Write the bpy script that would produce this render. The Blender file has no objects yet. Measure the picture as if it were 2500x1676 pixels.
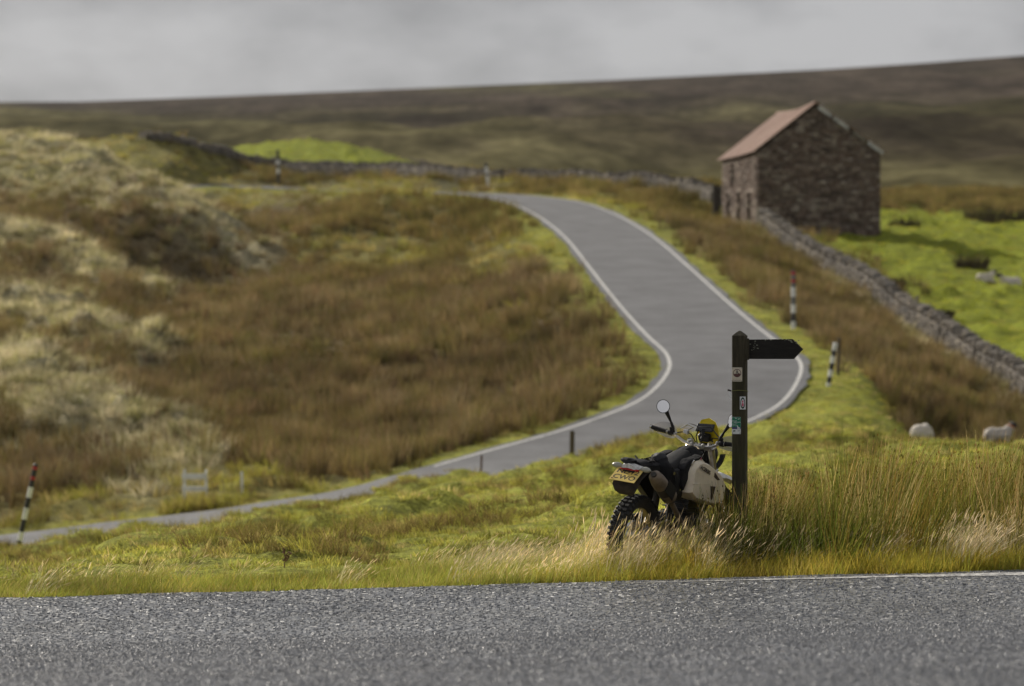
import bpy, math, random
import numpy as np
from mathutils import Vector, Matrix, Euler

random.seed(7)
RNG = np.random.default_rng(7)
SC = bpy.context.scene
COL = SC.collection
R = math.radians

# ------------------------------------------------------------------ camera, sky, sun, exposure
F = 9375.0            # focal length in pixels of the 2500 px wide photograph (135 mm)
cam_d = bpy.data.cameras.new('camera'); cam = bpy.data.objects.new('camera', cam_d); COL.objects.link(cam)
cam_d.lens = 135; cam_d.sensor_width = 36; cam_d.clip_start = 0.5; cam_d.clip_end = 6000
cam.location = (0, 0, 0); cam.rotation_euler = (R(90), 0, 0)
cam_d.shift_y = (850 - 838) / 2500.0
cam_d.dof.use_dof = True; cam_d.dof.focus_distance = 30.6; cam_d.dof.aperture_fstop = 2.7
SC.camera = cam

SUN_AZ = Vector((-0.64, 0.77, 0)).normalized(); SUN_EL = R(30)
w = bpy.data.worlds.new('World'); SC.world = w; w.use_nodes = True
nt = w.node_tree; nt.nodes.clear()
def wn(t, **k):
    n = nt.nodes.new(t)
    for a, b in k.items(): setattr(n, a, b)
    return n
sky = wn('ShaderNodeTexSky', sky_type='NISHITA', sun_disc=False)
sky.sun_elevation = SUN_EL; sky.sun_rotation = math.atan2(SUN_AZ.x, SUN_AZ.y)
bg1 = wn('ShaderNodeBackground'); bg1.inputs[1].default_value = 0.06
nt.links.new(sky.outputs[0], bg1.inputs[0])
tc = wn('ShaderNodeTexCoord')
mp = wn('ShaderNodeMapping'); mp.inputs['Scale'].default_value = (1, 1, 2.2)
nt.links.new(tc.outputs['Generated'], mp.inputs[0])
nz = wn('ShaderNodeTexNoise'); nz.inputs['Scale'].default_value = 9; nz.inputs['Detail'].default_value = 6; nz.inputs['Roughness'].default_value = 0.5
nt.links.new(mp.outputs[0], nz.inputs['Vector'])
nz2 = wn('ShaderNodeTexNoise'); nz2.inputs['Scale'].default_value = 26; nz2.inputs['Detail'].default_value = 5
nt.links.new(mp.outputs[0], nz2.inputs['Vector'])
addn = wn('ShaderNodeMath', operation='MULTIPLY_ADD'); addn.inputs[1].default_value = 0.5
nt.links.new(nz2.outputs[0], addn.inputs[0]); nt.links.new(nz.outputs[0], addn.inputs[2])
rp = wn('ShaderNodeValToRGB')
rp.color_ramp.elements[0].position = 0.60; rp.color_ramp.elements[0].color = (0.25, 0.252, 0.268, 1)
rp.color_ramp.elements[1].position = 0.93; rp.color_ramp.elements[1].color = (0.49, 0.49, 0.505, 1)
nt.links.new(addn.outputs[0], rp.inputs[0])
bg2 = wn('ShaderNodeBackground'); bg2.inputs[1].default_value = 1.0
nt.links.new(rp.outputs[0], bg2.inputs[0])
mx = wn('ShaderNodeMixShader'); mx.inputs[0].default_value = 0.93
nt.links.new(bg1.outputs[0], mx.inputs[1]); nt.links.new(bg2.outputs[0], mx.inputs[2])
wo = wn('ShaderNodeOutputWorld'); nt.links.new(mx.outputs[0], wo.inputs[0])

sd = bpy.data.lights.new('sun', 'SUN'); sd.energy = 5.0; sd.angle = R(0.53); sd.color = (1.0, 0.93, 0.82)
so = bpy.data.objects.new('sun', sd); COL.objects.link(so)
sv = Vector((SUN_AZ.x * math.cos(SUN_EL), SUN_AZ.y * math.cos(SUN_EL), math.sin(SUN_EL)))
so.rotation_euler = sv.to_track_quat('Z', 'Y').to_euler()
so.location = sv * 200

SC.view_settings.view_transform = 'Standard'; SC.view_settings.look = 'None'
SC.view_settings.gamma = 1; SC.view_settings.use_curve_mapping = False
SC.view_settings.exposure = 0.0
SC.cycles.max_bounces = 8; SC.cycles.transparent_max_bounces = 12
SC.cycles.sample_clamp_indirect = 6

# ------------------------------------------------------------------ helpers
def P(px, py, Y):
    """A point of the place at depth Y whose picture position was measured on the photograph."""
    return Vector(((px - 1250) / F * Y, Y, (850 - py) / F * Y))

MATS = {}
def mat(name, col, rough=0.7, metal=0.0, var=0.0, vscale=8.0, bump=0.0, bscale=40.0, spec=0.5, col2=None, trans=0.0, alpha=1.0, aniso=None, coord='Object'):
    if name in MATS: return MATS[name]
    m = bpy.data.materials.new(name); m.use_nodes = True; t = m.node_tree; b = t.nodes['Principled BSDF']
    b.inputs['Base Color'].default_value = (*col, 1); b.inputs['Roughness'].default_value = rough
    b.inputs['Metallic'].default_value = metal; b.inputs['Specular IOR Level'].default_value = spec
    b.inputs['Transmission Weight'].default_value = trans; b.inputs['Alpha'].default_value = alpha
    if var or bump:
        c = t.nodes.new('ShaderNodeTexCoord'); mpn = t.nodes.new('ShaderNodeMapping')
        if aniso: mpn.inputs['Scale'].default_value = aniso
        t.links.new(c.outputs[coord], mpn.inputs[0])
    if var:
        n = t.nodes.new('ShaderNodeTexNoise'); n.inputs['Scale'].default_value = vscale; n.inputs['Detail'].default_value = 6; n.inputs['Roughness'].default_value = 0.65
        t.links.new(mpn.outputs[0], n.inputs['Vector'])
        r = t.nodes.new('ShaderNodeValToRGB'); r.color_ramp.elements[0].position = 0.32; r.color_ramp.elements[1].position = 0.68
        c2 = col2 or tuple(x * (1 - var) for x in col)
        c1 = tuple(min(1, x * (1 + var * 0.5)) for x in col)
        r.color_ramp.elements[0].color = (*c2, 1); r.color_ramp.elements[1].color = (*c1, 1)
        t.links.new(n.outputs[0], r.inputs[0]); t.links.new(r.outputs[0], b.inputs['Base Color'])
    if bump:
        n2 = t.nodes.new('ShaderNodeTexNoise'); n2.inputs['Scale'].default_value = bscale; n2.inputs['Detail'].default_value = 5
        t.links.new(mpn.outputs[0], n2.inputs['Vector'])
        bp = t.nodes.new('ShaderNodeBump'); bp.inputs['Strength'].default_value = bump; bp.inputs['Distance'].default_value = 0.02
        t.links.new(n2.outputs[0], bp.inputs['Height']); t.links.new(bp.outputs[0], b.inputs['Normal'])
    MATS[name] = m; return m

class MB:
    """Collects shapes; link() turns them into ONE mesh object."""
    def __init__(s): s.v = []; s.f = []; s.mi = []
    def add(s, vs, fs, mi=0):
        o = len(s.v); s.v += [tuple(x) for x in vs]; s.f += [tuple(i + o for i in f) for f in fs]; s.mi += [mi] * len(fs); return s
    def box(s, c, size, rot=None, mi=0, jit=0.0, taper=None):
        hx, hy, hz = [a / 2 for a in size]; vs = []
        for z in (-1, 1):
            tp = 1 if (taper is None or z < 0) else taper
            for x, y in ((-1, -1), (1, -1), (1, 1), (-1, 1)):
                p = Vector((x * hx * tp, y * hy * tp, z * hz))
                if jit: p += Vector([random.uniform(-jit, jit) for _ in range(3)])
                if rot is not None: p = rot @ p
                vs.append(p + Vector(c))
        return s.add(vs, [(0, 3, 2, 1), (4, 5, 6, 7), (0, 1, 5, 4), (1, 2, 6, 5), (2, 3, 7, 6), (3, 0, 4, 7)], mi)
    def rbox(s, c, size, rot=None, b=0.01, mi=0):
        """box with chamfered edges"""
        hx, hy, hz = [a / 2 for a in size]; b = min(b, hx * .9, hy * .9, hz * .9); vs = []; fs = []
        rings = [(-hz, b), (-hz + b, 0), (hz - b, 0), (hz, b)]
        for z, ins in rings:
            x, y = hx - ins, hy - ins; c_ = b if ins == 0 else b * .6
            for p in ((x, -y + c_), (x, y - c_), (x - c_, y), (-x + c_, y), (-x, y - c_), (-x, -y + c_), (-x + c_, -y), (x - c_, -y)):
                q = Vector((p[0], p[1], z))
                if rot is not None: q = rot @ q
                vs.append(q + Vector(c))
        for r in range(3):
            for i in range(8):
                j = (i + 1) % 8; fs.append((r * 8 + i, r * 8 + j, r * 8 + 8 + j, r * 8 + 8 + i))
        fs.append(tuple(range(7, -1, -1))); fs.append(tuple(range(24, 32)))
        return s.add(vs, fs, mi)
    def tube(s, pts, rad, n=8, cap=True, mi=0, flat=1.0):
        pts = [Vector(p) for p in pts]; m = len(pts)
        if not hasattr(rad, '__len__'): rad = [rad] * m
        vs = []; fs = []; prev = None
        for i, p in enumerate(pts):
            d = (pts[min(i + 1, m - 1)] - pts[max(i - 1, 0)]).normalized()
            if prev is None:
                a = d.cross(Vector((0, 0, 1)))
                if a.length < 0.1: a = d.cross(Vector((0, 1, 0)))
            else: a = prev - d * prev.dot(d)
            a.normalize(); prev = a; bb = d.cross(a)
            for k in range(n):
                t = 2 * math.pi * k / n; vs.append(p + (a * math.cos(t) + bb * math.sin(t) * flat) * rad[i])
        for i in range(m - 1):
            for k in range(n):
                k2 = (k + 1) % n; fs.append((i * n + k, i * n + k2, (i + 1) * n + k2, (i + 1) * n + k))
        if cap: fs.append(tuple(range(n - 1, -1, -1))); fs.append(tuple((m - 1) * n + k for k in range(n)))
        return s.add(vs, fs, mi)
    def lathe(s, prof, c, n=32, axis='y', mi=0, closed=False):
        """prof: (radius, offset along axis)"""
        vs = []; fs = []; m = len(prof); c = Vector(c)
        for r, o in prof:
            for k in range(n):
                t = 2 * math.pi * k / n; a, b = r * math.cos(t), r * math.sin(t)
                vs.append(c + (Vector((a, o, b)) if axis == 'y' else Vector((o, a, b)) if axis == 'x' else Vector((a, b, o))))
        for i in range(m if closed else m - 1):
            j = (i + 1) % m
            for k in range(n):
                k2 = (k + 1) % n; fs.append((i * n + k, i * n + k2, j * n + k2, j * n + k))
        if not closed:
            if prof[0][0] > 1e-6: fs.append(tuple(range(n)))
            if prof[-1][0] > 1e-6: fs.append(tuple((m - 1) * n + k for k in range(n)))
        return s.add(vs, fs, mi)
    def prism(s, poly, f, mi=0):
        """poly: 2-D outline, f(p, t) places it for t = 0 and 1"""
        n = len(poly); vs = [f(p, 0) for p in poly] + [f(p, 1) for p in poly]
        return s.add(vs, [tuple(range(n - 1, -1, -1)), tuple(range(n, 2 * n))] + [(i, (i + 1) % n, n + (i + 1) % n, n + i) for i in range(n)], mi)
    def pillow(s, poly, y0, y1, mi=0, ins=0.84):
        """outline in x-z puffed from y0 out to y1"""
        n = len(poly); cx = sum(p[0] for p in poly) / n; cz = sum(p[1] for p in poly) / n; vs = []; fs = []
        for y, k in ((y0, 1), (y0 + (y1 - y0) * .6, 1.0), (y0 + (y1 - y0) * .85, .96), (y1, ins), (y1 + (y1 - y0) * .06, .45)):
            for p in poly: vs.append((cx + (p[0] - cx) * k, y, cz + (p[1] - cz) * k))
        for r in range(4):
            for i in range(n):
                j = (i + 1) % n; fs.append((r * n + i, r * n + j, r * n + n + j, r * n + n + i))
        fs.append(tuple(range(n))); fs.append(tuple(4 * n + i for i in range(n)))
        return s.add(vs, fs, mi)
    def loft(s, secs, mi=0, cap=True):
        n = len(secs[0]); vs = [p for q in secs for p in q]; fs = []
        for i in range(len(secs) - 1):
            for k in range(n):
                k2 = (k + 1) % n; fs.append((i * n + k, i * n + k2, (i + 1) * n + k2, (i + 1) * n + k))
        if cap: fs.append(tuple(range(n - 1, -1, -1))); fs.append(tuple((len(secs) - 1) * n + k for k in range(n)))
        return s.add(vs, fs, mi)
    def mesh(s, name, mats, smooth=False):
        me = bpy.data.meshes.new(name); me.from_pydata([tuple(v) for v in s.v], [], s.f)
        for m in (mats if isinstance(mats, (list, tuple)) else [mats]): me.materials.append(m)
        if any(s.mi): me.polygons.foreach_set('material_index', s.mi)
        if smooth is not False:
            me.polygons.foreach_set('use_smooth', [True] * len(me.polygons))
            import bmesh
            bm = bmesh.new(); bm.from_mesh(me); bmesh.ops.recalc_face_normals(bm, faces=bm.faces)
            a = R(40 if smooth is True else smooth)
            for e in bm.edges:
                if len(e.link_faces) == 2 and e.calc_face_angle(0) > a: e.smooth = False
            bm.to_mesh(me); bm.free()
        me.update(); return me
    def link(s, name, mats, parent=None, smooth=False, loc=None):
        return ob(name, s.mesh(name, mats, smooth), parent, loc)

def ob(name, data, parent=None, loc=None, rot=None):
    o = bpy.data.objects.new(name, data); COL.objects.link(o)
    if parent is not None: o.parent = parent
    if loc is not None: o.location = loc
    if rot is not None: o.rotation_euler = rot
    return o
def tag(o, label, cat=None, group=None, kind=None):
    if label: o['label'] = label
    if cat: o['category'] = cat
    if group: o['group'] = group
    if kind: o['kind'] = kind
    return o
def thing(name, label, cat, loc, rz=0, group=None):
    o = ob(name, None, None, loc, (0, 0, rz)); o.empty_display_size = .2
    return tag(o, label, cat, group)

def hash2(ix, iy, seed):
    h = (ix * 374761393 + iy * 668265263 + seed * 974634777) & 0x7fffffff
    h = ((h ^ (h >> 13)) * 1274126177) & 0x7fffffff
    return ((h ^ (h >> 16)) & 0xffff) / 65535.0
def vnoise(x, y, seed=0):
    x = np.asarray(x, float); y = np.asarray(y, float)
    ix = np.floor(x).astype(np.int64); iy = np.floor(y).astype(np.int64); fx = x - ix; fy = y - iy
    fx = fx * fx * (3 - 2 * fx); fy = fy * fy * (3 - 2 * fy)
    a = hash2(ix, iy, seed); b = hash2(ix + 1, iy, seed); c = hash2(ix, iy + 1, seed); d = hash2(ix + 1, iy + 1, seed)
    return (a + (b - a) * fx) * (1 - fy) + (c + (d - c) * fx) * fy
def fbm(x, y, seed=0, o=4):
    s = 0; a = .5; t = 0
    for i in range(o):
        s = s + a * vnoise(x, y, seed + i * 17); t += a; x = x * 2.03 + 7.1; y = y * 2.03 + 3.7; a *= .5
    return s / t - .5
def sstep(a, b, x):
    t = np.clip((x - a) / (b - a), 0, 1); return t * t * (3 - 2 * t)
def px_of(X, Y): return 1250 + X / Y * F

# ------------------------------------------------------------------ the lie of the land
# near road: far edge runs from A to B, the surface rises a little towards the camera
EA = P(0, 1460, 30.0); EB = P(2500, 1389, 28.6)
ED = (EB - EA); EDIR = Vector((ED.x, ED.y, 0)).normalized(); EN = Vector((-EDIR.y, EDIR.x, 0))   # EN points away from the camera
ESL = ED.z / Vector((ED.x, ED.y)).length
def near_road(X, Y):
    """(distance beyond the far edge, height of the road plane)"""
    dx, dy = X - EA.x, Y - EA.y
    d = dx * EN.x + dy * EN.y; a = dx * EDIR.x + dy * EDIR.y
    a2 = 4 + 14 * np.tanh((a - 4) / 14)
    t = np.clip(-d, 0, 26); z = EA.z + ESL * a2 - .085 * np.minimum(t, 1.3) - .035 * np.clip(t - 1.3, 0, 1.5) + .045 * np.clip(t - 3.2, 0, 22)
    return d, z, a

# moor road: centre line stations (px, py, depth, bank) with bank = how far the off side rises
ST = [(-900, 1460, 70, 0), (-300, 1378, 75, .01), (0, 1333, 77, .02), (350, 1282, 78.5, 0), (700, 1234, 79.3, 0), (1000, 1187, 80.2, .01), (1250, 1134, 82, .04),
      (1450, 1086, 84.8, .08), (1610, 1037, 88, .08), (1735, 980, 92.4, .06), (1791, 912, 97, .0), (1785, 868, 101, 0), (1731, 822, 106, 0), (1668, 764, 113, 0), (1609, 704, 121, 0),
      (1558, 650, 130, 0), (1487, 579, 145, 0), (1412, 528, 158, 0), (1335, 496, 168, 0), (1255, 482, 175, 0), (1165, 474, 182, 0), (1050, 469, 191, 0),
      (900, 466, 202, 0), (700, 461, 214, 0), (540, 453, 222, 0), (400, 458, 216, 0), (250, 475, 204, 0), (80, 495, 196, 0)]
def catmull(pts, n=10):
    out = []
    for i in range(len(pts) - 1):
        p0, p1, p2, p3 = pts[max(i - 1, 0)], pts[i], pts[i + 1], pts[min(i + 2, len(pts) - 1)]
        for k in range(n):
            t = k / n
            out.append(.5 * ((2 * p1) + (-p0 + p2) * t + (2 * p0 - 5 * p1 + 4 * p2 - p3) * t * t + (-p0 + 3 * p1 - 3 * p2 + p3) * t ** 3))
    out.append(pts[-1]); return np.array(out)
RC = catmull([np.array([*P(a, b, c), d]) for a, b, c, d in ST], 8)
RT = np.gradient(RC[:, :2], axis=0); RT /= np.linalg.norm(RT, axis=1)[:, None]
RN = np.stack([-RT[:, 1], RT[:, 0]], 1)          # left of travel = the inside of the bend
ROADW = 1.78
def road_near(X, Y):
    """signed distance from the moor road's centre and the road height there"""
    X = np.asarray(X, float); Y = np.asarray(Y, float); best = np.full(X.shape, 1e9); z = np.zeros(X.shape); sg = np.zeros(X.shape)
    for i in range(len(RC) - 1):
        ax, ay = RC[i, :2]; bx, by = RC[i + 1, :2]; L2 = (bx - ax) ** 2 + (by - ay) ** 2
        t = np.clip(((X - ax) * (bx - ax) + (Y - ay) * (by - ay)) / L2, 0, 1)
        qx, qy = ax + t * (bx - ax), ay + t * (by - ay); d = np.hypot(X - qx, Y - qy); m = d < best
        s = (X - qx) * RN[i, 0] + (Y - qy) * RN[i, 1]
        best = np.where(m, d, best); z = np.where(m, RC[i, 2] + t * (RC[i + 1, 2] - RC[i, 2]) + np.clip(s, -1.8, 1.8) / 1.78 * RC[i, 3], z); sg = np.where(m, np.sign(s), sg)
    return best, z, sg

CP = [  # (px, py, depth)
 # field between the near road and the moor road
 (-300, 1410, 45), (0, 1404, 45), (600, 1345, 45), (1250, 1268, 45), (1900, 1190, 45), (2500, 1190, 45), (2900, 1190, 45),
 (300, 1345, 60), (900, 1265, 60), (1250, 1203, 60), (1650, 1140, 60), (2000, 1110, 60), (2500, 1120, 60), (0, 1376, 66), (1300, 1152, 75), (700, 1262, 73), (300, 1322, 71), (1650, 1075, 75), (2000, 1050, 73), (2500, 1140, 75), (2250, 1138, 65), (2250, 1130, 75), (2430, 1128, 82),
 (1950, 1000, 88), (2100, 1000, 92), (2020, 950, 95), (2250, 1112, 95), (2435, 1105, 97), (2700, 1110, 100), (2250, 1124, 85),
 # the basin of rushes
 (1330, 1080, 90), (1100, 1010, 100), (1400, 915, 107), (1000, 850, 115), (700, 1000, 105), (700, 850, 120), (700, 700, 145), (700, 580, 180), (500, 505, 205), (600, 1100, 92), (560, 1190, 84.5),
 (1200, 700, 130), (1000, 645, 150), (1450, 780, 118), (900, 1130, 90), (1300, 640, 140), (400, 760, 150), (450, 620, 178),
 # mound inside the upper bend
 (1000, 466, 180), (1150, 486, 173), (850, 505, 178), (900, 560, 165), (1080, 600, 160), (1060, 545, 167), (1270, 590, 147), (1270, 525, 164), (760, 480, 200), (1000, 475, 196),
 # spurs on the hillside
 (-250, 320, 190), (0, 345, 185), (130, 358, 182), (280, 398, 178), (400, 462, 172), (515, 535, 165), (400, 545, 159), (250, 565, 157), (100, 490, 168), (-250, 420, 172), (0, 440, 172), (0, 545, 156),
 (-250, 540, 152), (0, 558, 150), (200, 615, 146), (350, 703, 140), (-250, 670, 135), (0, 695, 134), (200, 725, 132), (330, 790, 127),
 (-250, 700, 131), (0, 718, 129), (130, 742, 126), (250, 798, 121), (335, 855, 116), (-250, 850, 113), (0, 865, 112.5), (200, 905, 109), (330, 950, 107),
 (-250, 840, 110), (0, 876, 107), (100, 930, 104), (250, 1018, 98), (450, 1122, 92), (-250, 1090, 95), (0, 1110, 94), (200, 1200, 87), (0, 1280, 83), (-250, 1290, 82),
 # between the road and the right hand wall
 (1760, 600, 146), (1950, 760, 124), (1870, 690, 133), (2100, 850, 115), (2250, 955, 108), (2400, 1000, 104), (1620, 540, 168), (1700, 545, 172), (1800, 563, 166),
 (1870, 572, 167), (2000, 655, 152), (2200, 795, 133), (2400, 920, 118), (2500, 970, 112), (2700, 1050, 104),
 # field and barn
 (1770, 560, 178), (1845, 566, 170), (2150, 580, 171), (2050, 585, 167), (2200, 628, 160), (2430, 692, 150), (2400, 835, 127), (2250, 730, 139), (2500, 605, 180), (2400, 560, 195), (2500, 532, 215), (2300, 522, 215), (2180, 512, 215), (2800, 560, 200), (2800, 700, 150), (2800, 900, 122),
 (2500, 486, 238), (2160, 474, 240), (2800, 480, 240), (2400, 470, 262), (2100, 470, 262), (1900, 480, 215),
 # along and behind the far wall
 (1750, 490, 186), (1600, 466, 195), (1400, 452, 204), (1200, 446, 212), (1000, 436, 225), (800, 428, 236), (680, 420, 242), (600, 408, 243), (550, 390, 240), (500, 368, 237), (430, 351, 235), (370, 349, 233), (420, 402, 228), (300, 388, 228), (500, 430, 231),
 (100, 400, 225), (-250, 380, 230), (700, 345, 290), (560, 372, 285), (1005, 416, 276), (830, 402, 262), (700, 413, 256), (900, 375, 285), (820, 352, 290), (1150, 440, 260), (1500, 452, 240), (1750, 470, 230),
 # far edge drops away behind
 (-300, 400, 310), (200, 420, 310), (700, 400, 315), (1200, 440, 310), (1700, 455, 310), (2200, 468, 310), (2800, 480, 310)]
cp = np.array([P(*c) for c in CP])
for X in (-9, -5, -1, 3, 7, 11):              # just beyond the near road
    for dd, dz in ((.6, -.06), (3.5, -.16)):
        Yb = EA.y + (X - EA.x) * ED.y / ED.x + dd
        cp = np.vstack([cp, [X, Yb, near_road(np.array(X), np.array(Yb))[1] + dz]])
YS = .4
def tps(r2): return np.where(r2 > 1e-9, r2 * np.log(r2 + 1e-12), 0) * .5
def _A(p): return np.stack([np.ones(len(p)), p[:, 0], p[:, 1] * YS], 1)
q = cp[:, :2] * [1, YS]; n_ = len(q)
K = tps(((q[:, None] - q[None]) ** 2).sum(-1)) + np.eye(n_) * 1.2
M_ = np.zeros((n_ + 3, n_ + 3)); M_[:n_, :n_] = K; M_[:n_, n_:] = _A(cp); M_[n_:, :n_] = _A(cp).T
SOL = np.linalg.solve(M_, np.concatenate([cp[:, 2], np.zeros(3)]))
def base_h(X, Y):
    X = np.asarray(X, float).ravel(); Y = np.asarray(Y, float).ravel(); out = np.empty(len(X))
    lim = .165 * np.maximum(Y, 25) + 1.0
    Xc = np.clip(X, -lim, lim); Yc = np.clip(Y, 29, 315)
    for i in range(0, len(X), 20000):
        a = np.stack([Xc[i:i + 20000], Yc[i:i + 20000] * YS], 1)
        r2 = ((a[:, None] - q[None]) ** 2).sum(-1)
        out[i:i + 20000] = tps(r2) @ SOL[:n_] + SOL[n_] + SOL[n_ + 1] * a[:, 0] + SOL[n_ + 2] * a[:, 1]
    return out

# what grows where: seeds (px, depth, kind) - g rough turf, G grazed bright pasture, b brown rush, o olive rush, p pale bent, y verge, d dark peat
SEED = [(x, y, 'g') for x, y in ((100, 42), (500, 42), (900, 42), (1300, 42), (1800, 42), (2300, 50), (200, 55), (700, 55), (1200, 55), (1700, 55), (2100, 60), (100, 66), (600, 67), (1100, 72), (1500, 78), (1800, 80), (1950, 88), (2050, 96), (1980, 102), (2150, 85), (2500, 70))]
SEED += [(x, y, 'b') for x, y in ((650, 92), (900, 95), (1200, 98), (1300, 106), (1420, 112), (900, 110), (600, 108), (500, 118), (800, 130), (1100, 122), (700, 150), (520, 150), (600, 172), (470, 188), (680, 188), (420, 112), (460, 135), (1300, 130), (1000, 138),
     (1920, 124), (2050, 112), (2150, 118), (2300, 110), (2400, 106), (2250, 104), (1760, 143), (2000, 135), (2500, 104), (2150, 104), (1850, 148), (2350, 98),
     (50, 138), (150, 136.5), (250, 133), (350, 128), (0, 139), (0, 117.5), (100, 115), (200, 111), (320, 106), (0, 95), (100, 92), (200, 90), (330, 90), (0, 160), (120, 160), (250, 158), (380, 160), (470, 155), (-150, 160), (-150, 138), (-150, 117))]
SEED += [(x, y, 'o') for x, y in ((1700, 166), (1560, 187), (1290, 166), (1350, 193), (1180, 158), (1080, 160), (1650, 180), (900, 168), (1130, 166), (1060, 146), (1240, 154), (880, 146), (980, 170), (2300, 238), (2500, 236), (2160, 225), (1050, 205), (700, 226), (420, 216), (1900, 150))]
SEED += [(x, y, 'p') for x, y in ((0, 180), (0, 176), (130, 178), (280, 174), (350, 171), (450, 167), (480, 165), (515, 163.5), (430, 167), (400, 168.5), (200, 180), (0, 147), (100, 146), (60, 126), (150, 124), (0, 124), (100, 121), (200, 118.5), (0, 121), (280, 117), (0, 104), (100, 100), (180, 100), (200, 96.5), (320, 93.5), (50, 101), (400, 91), (0, 184), (130, 181), (280, 177), (400, 171), (500, 165), (0, 149), (100, 148), (200, 145), (340, 139), (0, 128), (120, 126), (240, 121), (320, 116), (0, 106), (100, 103), (250, 97), (420, 90), (-200, 185), (-200, 150), (-200, 128), (-200, 106))]
SEED += [(x, y, 'm') for x, y in ((1000, 181), (1080, 178), (870, 158), (960, 153), (1250, 137), (1330, 142), (1180, 146), (30, 174), (120, 173), (50, 81), (300, 82), (560, 85), (180, 84), (1300, 200), (900, 204), (600, 216), (330, 226), (480, 226), (760, 210), (1600, 165), (1450, 175))]
SEED += [(x, y, 'G') for x, y in ((2450, 150), (2300, 150), (2150, 165), (2300, 180), (2500, 180), (2450, 210), (2250, 210), (2450, 130), (2550, 120), (700, 285), (850, 280), (600, 280), (980, 275), (1800, 172), (1880, 175), (2700, 160))]
SEED += [(x, y, 'd') for x, y in ((1200, 290), (1500, 270), (1800, 260), (2200, 275), (2500, 275), (200, 270), (300, 300), (1050, 300), (400, 280), (800, 310))]
KINDS = 'gbopmGdy'
SEEDX = np.array([(s[0] / 85.0, math.log(s[1]) * 24) for s in SEED]); SEEDK = np.array([KINDS.index(s[2]) for s in SEED])
def zones(X, Y):
    X = np.asarray(X, float).ravel(); Y = np.asarray(Y, float).ravel(); Yc = np.maximum(Y, 30)
    wx = fbm(X * .35, Y * .12, 91, 3) * 2.2; wy = fbm(X * .35 + 40, Y * .12, 92, 3) * 2.2
    a = np.stack([np.clip(px_of(X, Yc), -300, 2800) / 85.0 + wx, np.log(Yc) * 24 + wy * .6], 1); out = np.zeros((len(X), 8))
    for i in range(0, len(X), 20000):
        d2 = ((a[i:i + 20000, None] - SEEDX[None]) ** 2).sum(-1)
        wgt = np.exp(-1.6 * (np.sqrt(d2) - np.sqrt(d2.min(1))[:, None]) ** 1.0 * 1.6)
        for k in range(7): out[i:i + 20000, k] = wgt[:, SEEDK == k].sum(1)
    out /= out.sum(1)[:, None]
    dn, zr, al = near_road(X, Y); v = 1 - sstep(.3, 1.6, dn); out *= (1 - v)[:, None]; out[:, 7] += v
    rd, _, _ = road_near(X, Y); v = (1 - sstep(ROADW + .5, ROADW + 2.2, rd)) * .9; out *= (1 - v)[:, None]; out[:, 0] += v
    return out

def ground(X, Y, noise=True, zn=None):
    shp = np.shape(X); X = np.asarray(X, float).ravel(); Y = np.asarray(Y, float).ravel()
    z = base_h(X, Y)
    if noise:
        if zn is None: zn = zones(X, Y)
        amp = zn @ np.array([.14, .22, .28, .40, .34, .14, .5, .04])
        z = z + amp * (fbm(X * .45, Y * .30, 5, 4) * 2.2 + fbm(X * 1.3, Y * .9, 8, 2) * .5)
        z = z + (zn[:, 0] * .85 + zn[:, 4] * .6 + zn[:, 5] * .8) * (np.maximum(fbm(X * 1.0, Y * .55, 15, 3) + .02, 0) ** .9) * sstep(29, 40, Y)
        z = z + zn[:, 3] * np.abs(fbm(X * .9, Y * .5, 23, 3)) * 1.6
    rd, rz, sg = road_near(X, Y); w_ = sstep(ROADW + .5, ROADW + 4.0, rd)
    z = rz - .05 + (z - rz + .05) * w_
    dn, zr, al = near_road(X, Y); w_ = sstep(.05, 1.6, dn)
    z = zr - .04 + (z - zr + .04) * w_
    return z.reshape(shp)
def gz(X, Y): return float(ground(np.array([X]), np.array([Y]))[0])
def on_ground(px, py, Y0, rng_=9):
    """the depth near Y0 where the ground really lies at the measured spot"""
    Y = np.linspace(Y0 - rng_, Y0 + rng_, 121); X = (px - 1250) / F * Y; e = np.abs(850 - ground(X, Y) / Y * F - py) + np.abs(Y - Y0) * .4
    k = int(e.argmin()); return Vector((X[k], Y[k], 0))

# ------------------------------------------------------------------ materials of the ground
def veg_colour(t, attr_type='GEOMETRY'):
    a = t.nodes.new('ShaderNodeAttribute'); a.attribute_name = 'tint'; a.attribute_type = attr_type; return a
def make_ground_mat():
    m = bpy.data.materials.new('moorland'); m.use_nodes = True; t = m.node_tree; b = t.nodes['Principled BSDF']
    b.inputs['Roughness'].default_value = .95; b.inputs['Specular IOR Level'].default_value = .1
    a = veg_colour(t); c = t.nodes.new('ShaderNodeTexCoord')
    prev = a.outputs['Color']
    for sc, lo, hi in ((.9, .65, 1.35), (5, .6, 1.4), (22, .55, 1.45)):
        n = t.nodes.new('ShaderNodeTexNoise'); n.inputs['Scale'].default_value = sc; n.inputs['Detail'].default_value = 5
        t.links.new(c.outputs['Object'], n.inputs['Vector'])
        r = t.nodes.new('ShaderNodeMapRange'); r.inputs[1].default_value = .3; r.inputs[2].default_value = .7; r.inputs[3].default_value = lo; r.inputs[4].default_value = hi
        t.links.new(n.outputs[0], r.inputs[0])
        x = t.nodes.new('ShaderNodeVectorMath'); x.operation = 'SCALE'; t.links.new(prev, x.inputs[0]); t.links.new(r.outputs[0], x.inputs['Scale']); prev = x.outputs[0]
    t.links.new(prev, b.inputs['Base Color'])
    bp = t.nodes.new('ShaderNodeBump'); bp.inputs['Strength'].default_value = .9; bp.inputs['Distance'].default_value = .08
    t.links.new(n.outputs[0], bp.inputs['Height']); t.links.new(bp.outputs[0], b.inputs['Normal'])
    return m
GROUND_M = make_ground_mat()
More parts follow.
